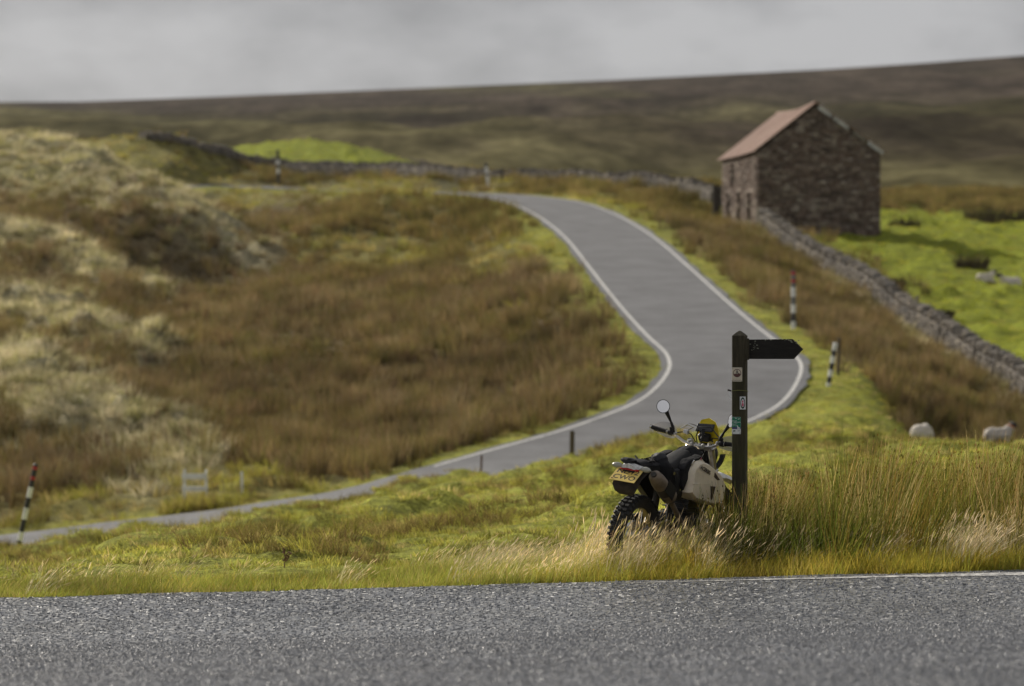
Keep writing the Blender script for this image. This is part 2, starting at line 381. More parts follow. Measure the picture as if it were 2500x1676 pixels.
ZCOL = np.array([(.25, .26, .04), (.11, .078, .035), (.10, .088, .03), (.33, .30, .18), (.19, .17, .045), (.22, .25, .02), (.07, .052, .033), (.2, .165, .035)])

# ------------------------------------------------------------------ terrain sheet
rows = np.concatenate([np.arange(-25, 26, 3.0), np.arange(26, 34, .22), 34 * np.exp(np.linspace(0, math.log(318 / 34), 430))])
uc = np.concatenate([np.linspace(-1.1, -.2, 16)[:-1], np.linspace(-.2, .2, 330), np.linspace(.2, 1.1, 16)[1:]])
YY, UU = np.meshgrid(rows, uc, indexing='ij'); XX = UU * (np.maximum(YY, 0) + 6) * .86
zn = zones(XX, YY); ZZ = ground(XX, YY, True, zn.reshape(-1, 8))
def grid_mesh(name, X, Y, Z, m, tint):
    nr, nc = X.shape; me = bpy.data.meshes.new(name)
    v = np.stack([X, Y, Z], -1).reshape(-1, 3); i = np.arange(nr * nc).reshape(nr, nc)
    f = np.stack([i[:-1, :-1], i[:-1, 1:], i[1:, 1:], i[1:, :-1]], -1).reshape(-1, 4)
    me.vertices.add(len(v)); me.vertices.foreach_set('co', v.ravel()); me.loops.add(f.size); me.loops.foreach_set('vertex_index', f.ravel().astype(np.int32))
    me.polygons.add(len(f)); me.polygons.foreach_set('loop_start', np.arange(0, f.size, 4, dtype=np.int32)); me.polygons.foreach_set('loop_total', np.full(len(f), 4, np.int32))
    me.polygons.foreach_set('use_smooth', np.ones(len(f), bool)); me.update(calc_edges=True)
    at = me.attributes.new('tint', 'FLOAT_COLOR', 'POINT'); at.data.foreach_set('color', np.concatenate([tint, np.ones((len(tint), 1))], 1).ravel())
    me.materials.append(m); me.validate(); return me
ter = ob('ground', grid_mesh('ground', XX, YY, ZZ, GROUND_M, zn @ ZCOL))
tag(ter, 'rough moorland ground of turf, rushes and pale bent grass', 'ground', kind='structure')

# ------------------------------------------------------------------ the fell behind
def fell_mat():
    m = bpy.data.materials.new('cloud_shaded_heather'); m.use_nodes = True; t = m.node_tree; b = t.nodes['Principled BSDF']
    b.inputs['Roughness'].default_value = 1; b.inputs['Specular IOR Level'].default_value = 0
    a = veg_colour(t); c = t.nodes.new('ShaderNodeTexCoord'); mpn = t.nodes.new('ShaderNodeMapping'); mpn.inputs['Scale'].default_value = (1, .13, 1)
    t.links.new(c.outputs['Object'], mpn.inputs[0]); prev = a.outputs['Color']
    for sc, lo, hi in ((.03, .72, 1.28), (.12, .62, 1.32), (.5, .7, 1.25)):
        n = t.nodes.new('ShaderNodeTexNoise'); n.inputs['Scale'].default_value = sc; n.inputs['Detail'].default_value = 6
        t.links.new(mpn.outputs[0], n.inputs['Vector'])
        r = t.nodes.new('ShaderNodeMapRange'); r.inputs[1].default_value = .33; r.inputs[2].default_value = .67; r.inputs[3].default_value = lo; r.inputs[4].default_value = hi
        t.links.new(n.outputs[0], r.inputs[0])
        x = t.nodes.new('ShaderNodeVectorMath'); x.operation = 'SCALE'; t.links.new(prev, x.inputs[0]); t.links.new(r.outputs[0], x.inputs['Scale']); prev = x.outputs[0]
    t.links.new(prev, b.inputs['Base Color']); return m
fr = np.concatenate([np.linspace(300, 1400, 150), np.linspace(1420, 2200, 12)]); fu = np.linspace(-.5, .5, 300)
FY, FU = np.meshgrid(fr, fu, indexing='ij'); FX = FU * FY; fpx = 1250 + FU * F
base = np.interp(fpx, [-1200, 0, 500, 1000, 1500, 2000, 2500, 3700], [400, 395, 420, 445, 455, 470, 485, 520])
skyl = np.interp(fpx, [-2500, -600, 0, 200, 500, 1000, 1500, 2000, 2250, 2500, 3100, 4500], [330, 262, 250, 249, 238, 217, 196, 171, 155, 136, 95, 60])
tt = np.clip((FY - 300) / 1100, 0, 1); fpy = base + (skyl - base) * tt ** .55
FZ = (850 - fpy) / F * FY
FZ += (fbm(FX * .011, FY * .006, 41, 5) * 20 * np.clip(tt * 4, .25, 1) * (1 - tt) ** 1.3 + fbm(FX * .05, FY * .008, 44, 4) * 7 * (1 - tt))
FZ = np.where(FY > 1400, FZ - (FY - 1400) * .09, FZ)
gr = sstep(-.10, .16, fbm(FX * .016, FY * .0022, 51, 5) * .9 + .42 * (.62 - tt))[..., None]
pt = sstep(.07, .13, fbm(FX * .028, FY * .0036, 57, 4))[..., None];
ftint = (1 - .42 * pt).reshape(-1, 1) * (np.array([.056, .044, .034]) * (1 - gr) + np.array([.092, .082, .042]) * gr).reshape(-1, 3)  # heather and grass tones kept dark, cloud shade put into the colour
fell = ob('fell', grid_mesh('fell', FX, FY, FZ, fell_mat(), ftint)); tag(fell, 'broad heather fell with cloud shade in its colour, rising to the skyline', 'hill', kind='structure')

# ------------------------------------------------------------------ roads
def asphalt(name, col, sc, glint):
    m = bpy.data.materials.new(name); m.use_nodes = True; t = m.node_tree; b = t.nodes['Principled BSDF']
    c = t.nodes.new('ShaderNodeTexCoord')
    v = t.nodes.new('ShaderNodeTexVoronoi'); v.inputs['Scale'].default_value = sc; t.links.new(c.outputs['Object'], v.inputs['Vector'])
    sep = t.nodes.new('ShaderNodeSeparateColor'); t.links.new(v.outputs['Color'], sep.inputs[0])
    n = t.nodes.new('ShaderNodeTexNoise'); n.inputs['Scale'].default_value = .9; n.inputs['Detail'].default_value = 8; t.links.new(c.outputs['Object'], n.inputs['Vector'])
    r = t.nodes.new('ShaderNodeMapRange'); r.inputs[1].default_value = .3; r.inputs[2].default_value = .7; r.inputs[3].default_value = .74; r.inputs[4].default_value = 1.22; t.links.new(n.outputs[0], r.inputs[0])
    r2 = t.nodes.new('ShaderNodeMapRange'); r2.inputs[3].default_value = 1 - glint * .7; r2.inputs[4].default_value = 1 + glint * .7; t.links.new(sep.outputs[0], r2.inputs[0])
    mu = t.nodes.new('ShaderNodeMath'); mu.operation = 'MULTIPLY'; t.links.new(r.outputs[0], mu.inputs[0]); t.links.new(r2.outputs[0], mu.inputs[1])
    x = t.nodes.new('ShaderNodeVectorMath'); x.operation = 'SCALE'; x.inputs[0].default_value = col; t.links.new(mu.outputs[0], x.inputs['Scale']); t.links.new(x.outputs[0], b.inputs['Base Color'])
    b.inputs['Specular IOR Level'].default_value = .42
    if glint > .5:
        # every chipping has its own tilt and polish
        ng = t.nodes.new('ShaderNodeNewGeometry'); sb = t.nodes.new('ShaderNodeVectorMath'); sb.operation = 'SUBTRACT'; sb.inputs[1].default_value = (.5, .5, .5); t.links.new(v.outputs['Color'], sb.inputs[0])
        s2 = t.nodes.new('ShaderNodeVectorMath'); s2.operation = 'SCALE'; s2.inputs['Scale'].default_value = 1.9; t.links.new(sb.outputs[0], s2.inputs[0])
        ad = t.nodes.new('ShaderNodeVectorMath'); ad.operation = 'ADD'; t.links.new(ng.outputs['Normal'], ad.inputs[0]); t.links.new(s2.outputs[0], ad.inputs[1])
        nm = t.nodes.new('ShaderNodeVectorMath'); nm.operation = 'NORMALIZE'; t.links.new(ad.outputs[0], nm.inputs[0]); t.links.new(nm.outputs[0], b.inputs['Normal'])
        r3 = t.nodes.new('ShaderNodeMapRange'); r3.inputs[1].default_value = .25; r3.inputs[2].default_value = .8; r3.inputs[3].default_value = .62; r3.inputs[4].default_value = .27; t.links.new(sep.outputs[1], r3.inputs[0]); t.links.new(r3.outputs[0], b.inputs['Roughness'])
    else:
        b.inputs['Roughness'].default_value = .75
        bp = t.nodes.new('ShaderNodeBump'); bp.inputs['Strength'].default_value = .3; bp.inputs['Distance'].default_value = .01; t.links.new(v.outputs['Distance'], bp.inputs['Height']); t.links.new(bp.outputs[0], b.inputs['Normal'])
    return m
NEAR_M = asphalt('chipped_asphalt', (.165, .172, .186), 48, .9)
MOOR_M = asphalt('grey_asphalt', (.118, .119, .124), 45, .35)
def line_mat():
    m = bpy.data.materials.new('worn_white_paint'); m.use_nodes = True; t = m.node_tree; b = t.nodes['Principled BSDF']; b.inputs['Roughness'].default_value = .7
    c = t.nodes.new('ShaderNodeTexCoord'); n = t.nodes.new('ShaderNodeTexNoise'); n.inputs['Scale'].default_value = 14; n.inputs['Detail'].default_value = 7; n.inputs['Roughness'].default_value = .7
    t.links.new(c.outputs['Object'], n.inputs['Vector']); r = t.nodes.new('ShaderNodeValToRGB'); r.color_ramp.elements[0].position = .36; r.color_ramp.elements[0].color = (.2, .2, .2, 1); r.color_ramp.elements[1].position = .5; r.color_ramp.elements[1].color = (.62, .61, .58, 1)
    t.links.new(n.outputs[0], r.inputs[0]); t.links.new(r.outputs[0], b.inputs['Base Color']); return m
LINE_M = line_mat()

def strip(name, o0, o1, dz, m, i0=0, i1=None, wob=0.0, nseg=1):
    """ribbon along the moor road between signed offsets o0..o1 (positive = inside of the bend)"""
    mb = MB(); idx = list(range(i0, i1 or len(RC)))
    vs = []; fs = []
    for k, i in enumerate(idx):
        for j in range(nseg + 1):
            o = o0 + (o1 - o0) * j / nseg
            if wob and j in (0, nseg): o += (vnoise(k * .9, j * 9.0, 3) - .5) * wob
            vs.append((RC[i, 0] + RN[i, 0] * o, RC[i, 1] + RN[i, 1] * o, RC[i, 2] + o / 1.78 * RC[i, 3] + dz))
    for k in range(len(idx) - 1):
        for j in range(nseg): a = k * (nseg + 1) + j; fs.append((a, a + 1, a + nseg + 2, a + nseg + 1))
    mb.add(vs, fs); return mb.link(name, m, smooth=True)
tag(strip('moor_road', -ROADW - .14, ROADW + .14, 0, MOOR_M, wob=.15, nseg=4), 'narrow grey asphalt road winding uphill in an S bend', 'road', kind='structure')
tag(strip('road_edge_line', -ROADW + .05, -ROADW + .14, .004, LINE_M, 56, 170), 'white edge line on the outside of the bend of the moor road', 'road marking', kind='structure')
tag(strip('road_edge_line', ROADW - .14, ROADW - .05, .004, LINE_M, 46, 160), 'white edge line on the inside of the bend of the moor road', 'road marking', kind='structure')

def near_pt(a, d, dz=0.0):
    X = EA.x + EDIR.x * a + EN.x * d; Y = EA.y + EDIR.y * a + EN.y * d
    return (X, Y, float(near_road(np.array(X), np.array(Y))[1]) + dz)
def near_strip(name, a0, a1, na, ds, dz, m, wob=0.0, taper=0):
    vs = []; fs = []; nd = len(ds)
    for i in range(na + 1):
        a = a0 + (a1 - a0) * i / na
        for j, d in enumerate(ds):
            dd = d + ((vnoise(a * 2.2, j * 5.0, 77) - .5) * wob + (vnoise(a * 9, j * 5.0, 78) - .5) * wob * .6 if j == nd - 1 else 0)
            if taper and j: dd = ds[0] + (dd - ds[0]) * min(1, .08 + max(0, a - a0) / taper * (.7 + .6 * vnoise(a * 1.3, 2.0, 8)))
            vs.append(near_pt(a, dd, dz))
    for i in range(na):
        for j in range(nd - 1): k = i * nd + j; fs.append((k, k + nd, k + nd + 1, k + 1))
    return MB().add(vs, fs).link(name, m, smooth=True)
tag(near_strip('main_road', -60, 70, 520, [-21, -16, -12, -9, -6, -4.5, -3.6, -3.2, -2.8, -2.2, -1.6, -1.3, -1, -.6, -.3, .0], 0, NEAR_M, .12), 'coarse chipped asphalt road crossing the foreground', 'road', kind='structure')
WORN_M = LINE_M.copy(); WORN_M.name = 'flaking_white_paint'; _r = [n for n in WORN_M.node_tree.nodes if n.type == 'VALTORGB'][0]; _r.color_ramp.elements[0].position = .40; _r.color_ramp.elements[1].position = .60; _r.color_ramp.elements[0].color = (.15, .15, .155, 1); _r.color_ramp.elements[1].color = (.58, .57, .54, 1)
tag(near_strip('road_edge_line', 5.0, 60, 600, [-.17, -.33], .004, WORN_M, .05, 4.5), 'worn white edge line on the main road beside the grass verge', 'road marking', kind='structure')

# ------------------------------------------------------------------ vegetation (stuff): clumps instanced on real ground points
def grass_mat(name, trans=.48, g0=.55):
    m = bpy.data.materials.new(name); m.use_nodes = True; t = m.node_tree; t.nodes.clear()
    a = veg_colour(t, 'INSTANCER'); h = t.nodes.new('ShaderNodeAttribute'); h.attribute_name = 'shade'
    x = t.nodes.new('ShaderNodeVectorMath'); x.operation = 'MULTIPLY'; t.links.new(a.outputs['Color'], x.inputs[0]); t.links.new(h.outputs['Color'], x.inputs[1])
    d = t.nodes.new('ShaderNodeBsdfDiffuse'); tr = t.nodes.new('ShaderNodeBsdfTranslucent'); mxs = t.nodes.new('ShaderNodeMixShader'); mxs.inputs[0].default_value = trans
    t.links.new(x.outputs[0], d.inputs[0]); t.links.new(x.outputs[0], tr.inputs[0]); t.links.new(d.outputs[0], mxs.inputs[1]); t.links.new(tr.outputs[0], mxs.inputs[2])
    o = t.nodes.new('ShaderNodeOutputMaterial'); t.links.new(mxs.outputs[0], o.inputs[0]); return m
GRASS_M = grass_mat('grass_blades')

def clump(nb, rad, h0, h1, w, lean, bend, seg=3, wind=(0, 0), seed=0, head=None, tipcol=(1.05, 1.0, .9), basecol=(.75, .72, .6), colvar=.3):
    """one tuft of nb blades; head = (length, width, colour) adds a seed head"""
    rg = random.Random(seed); vs = []; fs = []; cs = []
    def strip_(pts, ws, side, c0, c1):
        o = len(vs); n = len(pts)
        for i, p in enumerate(pts):
            vs.append(p - side * ws[i]); vs.append(p + side * ws[i]); t = i / (n - 1)
            c = tuple(c0[k] + (c1[k] - c0[k]) * t for k in range(3)); cs.append(c); cs.append(c)
        for i in range(n - 1): a = o + 2 * i; fs.append((a, a + 1, a + 3, a + 2))
    for _ in range(nb):
        an = rg.uniform(0, 6.283); rr = rad * math.sqrt(rg.random()); b = Vector((math.cos(an) * rr, math.sin(an) * rr, -.02))
        h = rg.uniform(h0, h1); la = an + rg.uniform(-1, 1); l = lean * rg.uniform(.2, 1.0)
        dirv = Vector((math.cos(la) * l + wind[0], math.sin(la) * l + wind[1], 0)); bn = bend * rg.uniform(.3, 1.2)
        sa = rg.uniform(0, 6.283); side = Vector((math.cos(sa), math.sin(sa), 0)); v_ = 1 + rg.uniform(-colvar, colvar); v2 = 1 + rg.uniform(-.12, .12)
        pts = []
        for i in range(seg + 1):
            t = i / seg; pts.append(b + dirv * (h * (t * .6 + bn * t * t)) + Vector((0, 0, h * (t - .35 * bn * t * t))))
        ws = [w * (1 - .85 * (i / seg)) * .5 for i in range(seg + 1)]
        strip_(pts, ws, side, tuple(x * v_ for x in basecol), (tipcol[0] * v_ * v2, tipcol[1] * v_, tipcol[2] * v_))
        if head and rg.random() < head[3]:
            d = (pts[-1] - pts[-2]).normalized(); p0 = pts[-1] - d * head[0] * (head[4] if len(head) > 4 else .2)
            for sd_ in (side, Vector((-side.y, side.x, 0))):
                strip_([p0, p0 + d * head[0] * .35, p0 + d * head[0] * .7, p0 + d * head[0]], [head[1] * .15, head[1] * .5, head[1] * .4, head[1] * .08], sd_, head[2], head[2])
    me = bpy.data.meshes.new('tuft'); me.from_pydata([tuple(v) for v in vs], [], fs)
    at = me.attributes.new('shade', 'FLOAT_COLOR', 'POINT'); at.data.foreach_set('color', np.array([(*c, 1) for c in cs]).ravel())
    me.materials.append(GRASS_M); return me

def protos(name, n, **k):
    c = bpy.data.collections.new(name)
    for i in range(n):
        kk = dict(k); kk['seed'] = i * 101 + hash2(np.int64(len(name)), np.int64(i), 3) * 1000
        c.objects.link(bpy.data.objects.new(name, clump(**kk)))
    return c

def scatter(name, coll, nvar, loc, rot, scl, tint, label, cat):
    n = len(loc); me = bpy.data.meshes.new(name); me.vertices.add(n); me.vertices.foreach_set('co', np.asarray(loc, float).ravel())
    def at(nm, ty, arr, key):
        a = me.attributes.new(nm, ty, 'POINT'); a.data.foreach_set(key, np.asarray(arr).ravel())
    at('rot', 'FLOAT_VECTOR', np.asarray(rot, float), 'vector'); at('scl', 'FLOAT_VECTOR', np.asarray(scl, float), 'vector')
    at('pick', 'INT', RNG.integers(0, nvar, n).astype(np.int32), 'value'); at('tint', 'FLOAT_COLOR', np.concatenate([tint, np.ones((n, 1))], 1).astype(float), 'color')
    me.materials.append(GRASS_M)
    o = ob(name, me); tag(o, label, cat, kind='stuff')
    g = bpy.data.node_groups.new(name, 'GeometryNodeTree')
    g.interface.new_socket('Geometry', in_out='INPUT', socket_type='NodeSocketGeometry'); g.interface.new_socket('Geometry', in_out='OUTPUT', socket_type='NodeSocketGeometry')
    gi = g.nodes.new('NodeGroupInput'); go = g.nodes.new('NodeGroupOutput'); ip = g.nodes.new('GeometryNodeInstanceOnPoints')
    ci = g.nodes.new('GeometryNodeCollectionInfo'); ci.inputs['Collection'].default_value = coll; ci.inputs['Separate Children'].default_value = True; ci.inputs['Reset Children'].default_value = True
    def na(nm, ty):
        x = g.nodes.new('GeometryNodeInputNamedAttribute'); x.data_type = ty; x.inputs[0].default_value = nm; return x.outputs[0]
    g.links.new(gi.outputs[0], ip.inputs['Points']); g.links.new(ci.outputs[0], ip.inputs['Instance']); ip.inputs['Pick Instance'].default_value = True
    g.links.new(na('pick', 'INT'), ip.inputs['Instance Index']); g.links.new(na('rot', 'FLOAT_VECTOR'), ip.inputs['Rotation']); g.links.new(na('scl', 'FLOAT_VECTOR'), ip.inputs['Scale'])
    g.links.new(ip.outputs[0], go.inputs[0]); md = o.modifiers.new('tufts', 'NODES'); md.node_group = g
    return o

BARN_C = None
BAR = P(476, 0, 82.5)
def keep_off(X, Y):
    """True where nothing may grow: roads, barn floor"""
    rd, _, _ = road_near(X, Y); dn, _, _ = near_road(X, Y)
    bad = (rd < ROADW + .11) | (dn < .03) | ((np.abs(X - BAR.x) < .42) & (Y > BAR.y - .3) & (Y < BAR.y + .3))
    th = R(8); ux, uy = math.cos(th), math.sin(th); a = (X - 10.86) * ux + (Y - 170) * uy; b = -(X - 10.86) * uy + (Y - 170) * ux
    return bad | ((a > -.2) & (a < 5.8) & (b > -.2) & (b < 8.2))
def wall_d(X, Y, path):
    best = np.full(X.shape, 1e9)
    for (ax, ay), (bx, by) in zip(path[:-1], path[1:]):
        t = np.clip(((X - ax) * (bx - ax) + (Y - ay) * (by - ay)) / ((bx - ax) ** 2 + (by - ay) ** 2), 0, 1)
        best = np.minimum(best, np.hypot(X - ax - t * (bx - ax), Y - ay - t * (by - ay)))
    return best
W1 = [(P(a, 0, c).x, c) for a, c in ((1862, 167), (1900, 161), (2000, 151), (2100, 142), (2200, 133), (2300, 125.5), (2400, 118), (2500, 111.5), (2640, 104))]
W2 = [(P(a, 0, c).x, c) for a, c in ((1752, 184), (1690, 189), (1600, 194), (1500, 199), (1400, 204), (1300, 208), (1200, 212), (1100, 218), (1000, 225), (900, 231), (800, 236), (680, 242), (600, 243), (550, 240), (500, 237), (430, 235), (370, 233), (345, 236))]

PAL = {  # base tints of each kind (reflectance), a few per kind
 'g': [(.48, .46, .11), (.39, .41, .085), (.50, .43, .19), (.27, .28, .07)],
 'G': [(.42, .47, .035), (.48, .48, .06), (.33, .38, .03), (.20, .22, .04), (.44, .36, .12)],
 'b': [(.215, .16, .085), (.18, .142, .07), (.25, .20, .12), (.165, .148, .06), (.205, .145, .085)],
 'o': [(.20, .17, .06), (.16, .15, .05), (.24, .18, .08), (.20, .155, .06)],
 'p': [(.58, .53, .36), (.51, .48, .31), (.42, .41, .20), (.63, .58, .44), (.32, .31, .15)],
 'm': [(.38, .36, .08), (.33, .33, .07), (.44, .37, .15), (.26, .20, .08)],
 'd': [(.08, .06, .03), (.10, .08, .035)],
 'y': [(.26, .24, .04), (.30, .25, .05), (.22, .22, .035)]}
def tints(kind, n):
    p = np.array(PAL[kind]); t = p[RNG.integers(0, len(p), n)]; return t * RNG.uniform(.75, 1.25, (n, 1))

def place_layer(n, kinds, y0, y1, dens=None, side=1.3):
    """random spots of the given kinds inside the wider view: X, Y, kind index"""
    Y = RNG.uniform(y0, y1, n); X = RNG.uniform(-1, 1, n) * .1333 * side * Y
    z_ = zones(X, Y); cum = np.cumsum(z_, 1); kk = (RNG.random(n)[:, None] > cum).sum(1).clip(0, 7)
    ok = np.isin(kk, [KINDS.index(k) for k in kinds]) & ~keep_off(X, Y) & (wall_d(X, Y, W1) > .36) & (wall_d(X, Y, W2) > .5)
    far = Y > 196; rdv = road_near(X, Y)[0]; ok &= ~(far & (rdv < (7 if 'b' in kinds else 2.6))) & ~((rdv < ROADW + .4) & ('b' in kinds))
    if dens is not None: ok &= RNG.random(n) < dens(X, Y)
    return X[ok], Y[ok], kk[ok]
def finish(name, coll, nv, X, Y, kk, s0, s1, label, cat, hs=None, tilt=.12, ysq=True):
    n = len(X); Z = ground(X, Y); t = np.zeros((n, 3))
    for i, k in enumerate(KINDS):
        m = kk == i
        if m.any(): t[m] = tints(k, m.sum())
    big = (.78 + .5 * (fbm(X * .25, Y * .12, 61, 3) + .5)) * (1 + 1.3 * fbm(X * .9, Y * .45, 63, 3)); t *= np.clip(big, .35, 1.9)[:, None]
    rot = np.stack([RNG.normal(0, tilt, n), RNG.normal(0, tilt, n), RNG.uniform(0, 6.283, n)], 1)
    s = RNG.uniform(s0, s1, n); sc = np.stack([s, s, s * (RNG.uniform(.8, 1.2, n) if hs is None else hs(X, Y))], 1)
    return scatter(name, coll, nv, np.stack([X, Y, Z], 1), rot, sc, t, label, cat)

RUSH = protos('rush_tuft', 6, nb=46, rad=.2, h0=.28, h1=.62, w=.016, lean=.45, bend=.35, wind=(.12, 0))
TURF = protos('turf_tuft', 6, nb=34, rad=.17, h0=.04, h1=.10, w=.014, lean=1.0, bend=.5, wind=(.2, 0))
BENT = protos('bent_tuft', 6, nb=44, rad=.2, h0=.16, h1=.36, w=.013, lean=.7, bend=.8, wind=(.35, 0))
clm = lambda X, Y: fbm(X * .75, Y * .38, 33, 3)
X, Y, kk = place_layer(62000, 'bo', 80, 262, lambda X, Y: .6 + .4 * sstep(-.12, .04, clm(X, Y))); kk[(kk == 1) & (RNG.random(len(kk)) < .22 + .9 * fbm(X * .3, Y * .12, 47, 2))] = 2; finish('rushes', RUSH, 6, X, Y, kk, .75, 1.25, 'brown and olive rushes filling the basin and the slopes', 'rushes', lambda X, Y: np.clip(.92 + 1.2 * clm(X, Y), .5, 1.4))
X, Y, kk = place_layer(20000, 'pm', 72, 240)
_X, _Y, _k = place_layer(42000, 'p', 85, 195); _m = px_of(_X, _Y) < 520; X = np.concatenate([X, _X[_m]]); Y = np.concatenate([Y, _Y[_m]]); kk = np.concatenate([kk, _k[_m]])
_u = RNG.uniform(0, 1, 900); _i = (_u * (len(W1) - 1)).astype(int); _f = _u * (len(W1) - 1) - _i; _W = np.array(W1)
_p = _W[_i] * (1 - _f)[:, None] + _W[_i + 1] * _f[:, None]; X = np.concatenate([X, _p[:, 0] - RNG.uniform(.34, 1.0, 900)]); Y = np.concatenate([Y, _p[:, 1]]); kk = np.concatenate([kk, np.where(RNG.random(900) < .6, KINDS.index('p'), KINDS.index('b'))])
_n = 60; X = np.concatenate([X, BAR.x + RNG.uniform(-.5, .5, _n)]); Y = np.concatenate([Y, BAR.y - RNG.uniform(.3, 1.0, _n)]); kk = np.concatenate([kk, np.full(_n, KINDS.index('m'))])
finish('bent_grass', BENT, 6, X, Y, kk, .7, 1.4, 'pale wind bent grass on the hillside spurs and mounds', 'grass')
X, Y, kk = place_layer(80000, 'gG', 33.5, 300); finish('turf_grass', TURF, 6, X, Y, kk, .5, 1.05, 'short green and yellow turf of the fields', 'grass')
def sparse_b(X, Y): return sstep(.02, .12, fbm(X * .5, Y * .25, 71, 3))
X, Y, kk = place_layer(15000, 'g', 36, 88, sparse_b); kk[:] = KINDS.index('m'); kk[RNG.random(len(kk)) < .55] = KINDS.index('o')
finish('tussock_grass', BENT, 6, X, Y, kk, .35, .75, 'straw and olive tussocks dotted over the green field', 'grass')

# ---- the sharp verge beside the main road
VERGE = protos('verge_tuft', 8, nb=40, rad=.10, h0=.04, h1=.14, w=.0045, lean=.8, bend=.5, wind=(.25, 0), seg=3)
STRAW = protos('straw_tuft', 8, nb=26, rad=.12, h0=.2, h1=.46, w=.0045, lean=.4, bend=.7, wind=(.42, -.05), seg=4, head=(.07, .007, (1.2, 1.1, 1.0), .5))
LUSH = protos('lush_tuft', 8, nb=44, rad=.14, h0=.12, h1=.3, w=.006, lean=.55, bend=.9, wind=(.18, 0), seg=4)
TALL = protos('tall_rush_tuft', 8, nb=52, rad=.15, h0=.35, h1=1.0, w=.0075, lean=.40, bend=.35, wind=(.16, 0), seg=3, head=(.022, .010, (.7, .48, .32), .18, 4.5), tipcol=(1.15, .95, .7), basecol=(.6, .7, .45))
def verge_pts(n, a0, a1, d0, d1):
    a = RNG.uniform(a0, a1, n); d = RNG.uniform(d0, d1, n)
    return EA.x + EDIR.x * a + EN.x * d, EA.y + EDIR.y * a + EN.y * d, a, d
def verge_layer(name, coll, nv, n, rng, fn, tn, s0, s1, label, cat, hs=None, tilt=.1):
    X, Y, a, d = verge_pts(n, *rng); pr = fn(px_of(X, Y), d, X, Y); ok = (RNG.random(n) < pr) & ~keep_off(X, Y); X, Y, d = X[ok], Y[ok], d[ok]; n = len(X)
    Z = ground(X, Y); s = RNG.uniform(s0, s1, n); h = np.ones(n) if hs is None else hs(px_of(X, Y), d)
    t = tn(px_of(X, Y), d, n) * RNG.uniform(.7, 1.3, (n, 1)) * np.clip(1.05 + 1.5 * fbm(X * 1.6, Y * 1.2, 66, 3), .45, 1.7)[:, None]
    rot = np.stack([RNG.normal(0, tilt, n), RNG.normal(0, tilt, n), RNG.uniform(-.7, .7, n)], 1)
    return scatter(name, coll, nv, np.stack([X, Y, Z], 1), rot, np.stack([s, s, s * h], 1), t, label, cat)
def mixt(cols, wts):
    c = np.array(cols); return lambda px, d, n: c[RNG.choice(len(c), n, p=wts)]
def verge_t(px, d, n):
    c = np.array([(.44, .37, .07), (.36, .35, .06), (.48, .39, .12), (.27, .31, .05)]); c2 = np.array([(.33, .34, .08), (.26, .31, .06), (.42, .34, .14), (.22, .25, .05)]); r = RNG.random(n) < sstep(1150, 1700, px); k = RNG.choice(4, n, p=[.35, .3, .2, .15]); return np.where(r[:, None], c[k], c2[k])
verge_layer('verge_grass', VERGE, 8, 9500, (-7, 16, .0, 2.2), lambda px, d, X, Y: np.where(d < 1.6, 1, .55) * (1 - .85 * ((px > 560) & (px < 830) & (np.abs(d - .95 - .1 * np.sin(px * .02)) < .16))), verge_t, .8, 1.5, 'short yellow green grass edging the main road', 'grass', lambda px, d: .75 + .55 * sstep(900, 1500, px) + .2 * np.minimum(d, 1))
verge_layer('straw_grass', STRAW, 8, 4000, (-7, 16, .35, 3.6), lambda px, d, X, Y: np.where(px > 1000, .05 + .95 * sstep(1000, 1250, px) * (sstep(.2, .7, d)), .10 * sstep(.12, .2, fbm(X * 1.2, Y, 12, 2) + .05)) * (1 - .8 * sstep(1740, 1860, px) * (1 - .9 * sstep(2150, 2300, px))) * np.where((px > 1000) & (px < 1350), .55, 1), mixt([(.62, .56, .40), (.54, .49, .32), (.70, .65, .51), (.38, .38, .13)], [.35, .25, .2, .2]), .7, 1.15, 'straw coloured seeding grass blown sideways along the verge', 'grass', lambda px, d: .6 + .55 * sstep(1330, 1480, px) - .2 * sstep(1700, 1760, px) - .1 * sstep(1850, 1950, px) + .2 * sstep(2150, 2300, px))
verge_layer('lush_grass', LUSH, 8, 2200, (-6, 16, .15, 2.2), lambda px, d, X, Y: np.where(px > 1350, .9, .16), mixt([(.43, .37, .055), (.35, .34, .05), (.50, .38, .08)], [.4, .3, .3]), .6, 1.2, 'lush yellow green grass tufts beside the main road', 'grass', lambda px, d: .55 + .55 * sstep(1300, 2100, px) + .75 * sstep(1420, 1480, px) * (1 - sstep(1740, 1800, px)) * (d > .6))
verge_layer('tall_rushes', TALL, 8, 2700, (4.6, 17, .5, 6.5), lambda px, d, X, Y: sstep(1700, 1790, px) * np.where(d < 1.2, .5, 1) * np.where(px < 1920, 1, sstep(-.06, .06, fbm(X * 1.7, Y * 1.4, 31, 2))), mixt([(.175, .205, .048), (.11, .15, .034), (.25, .195, .06), (.48, .41, .24)], [.32, .28, .2, .2]), .8, 1.12, 'tall olive rushes with brown seed clusters behind the signpost', 'rushes', lambda px, d: (.78 + .26 * sstep(1800, 2080, px)) * (1 - .2 * (d < 1.3) * (px > 1950)), .11)

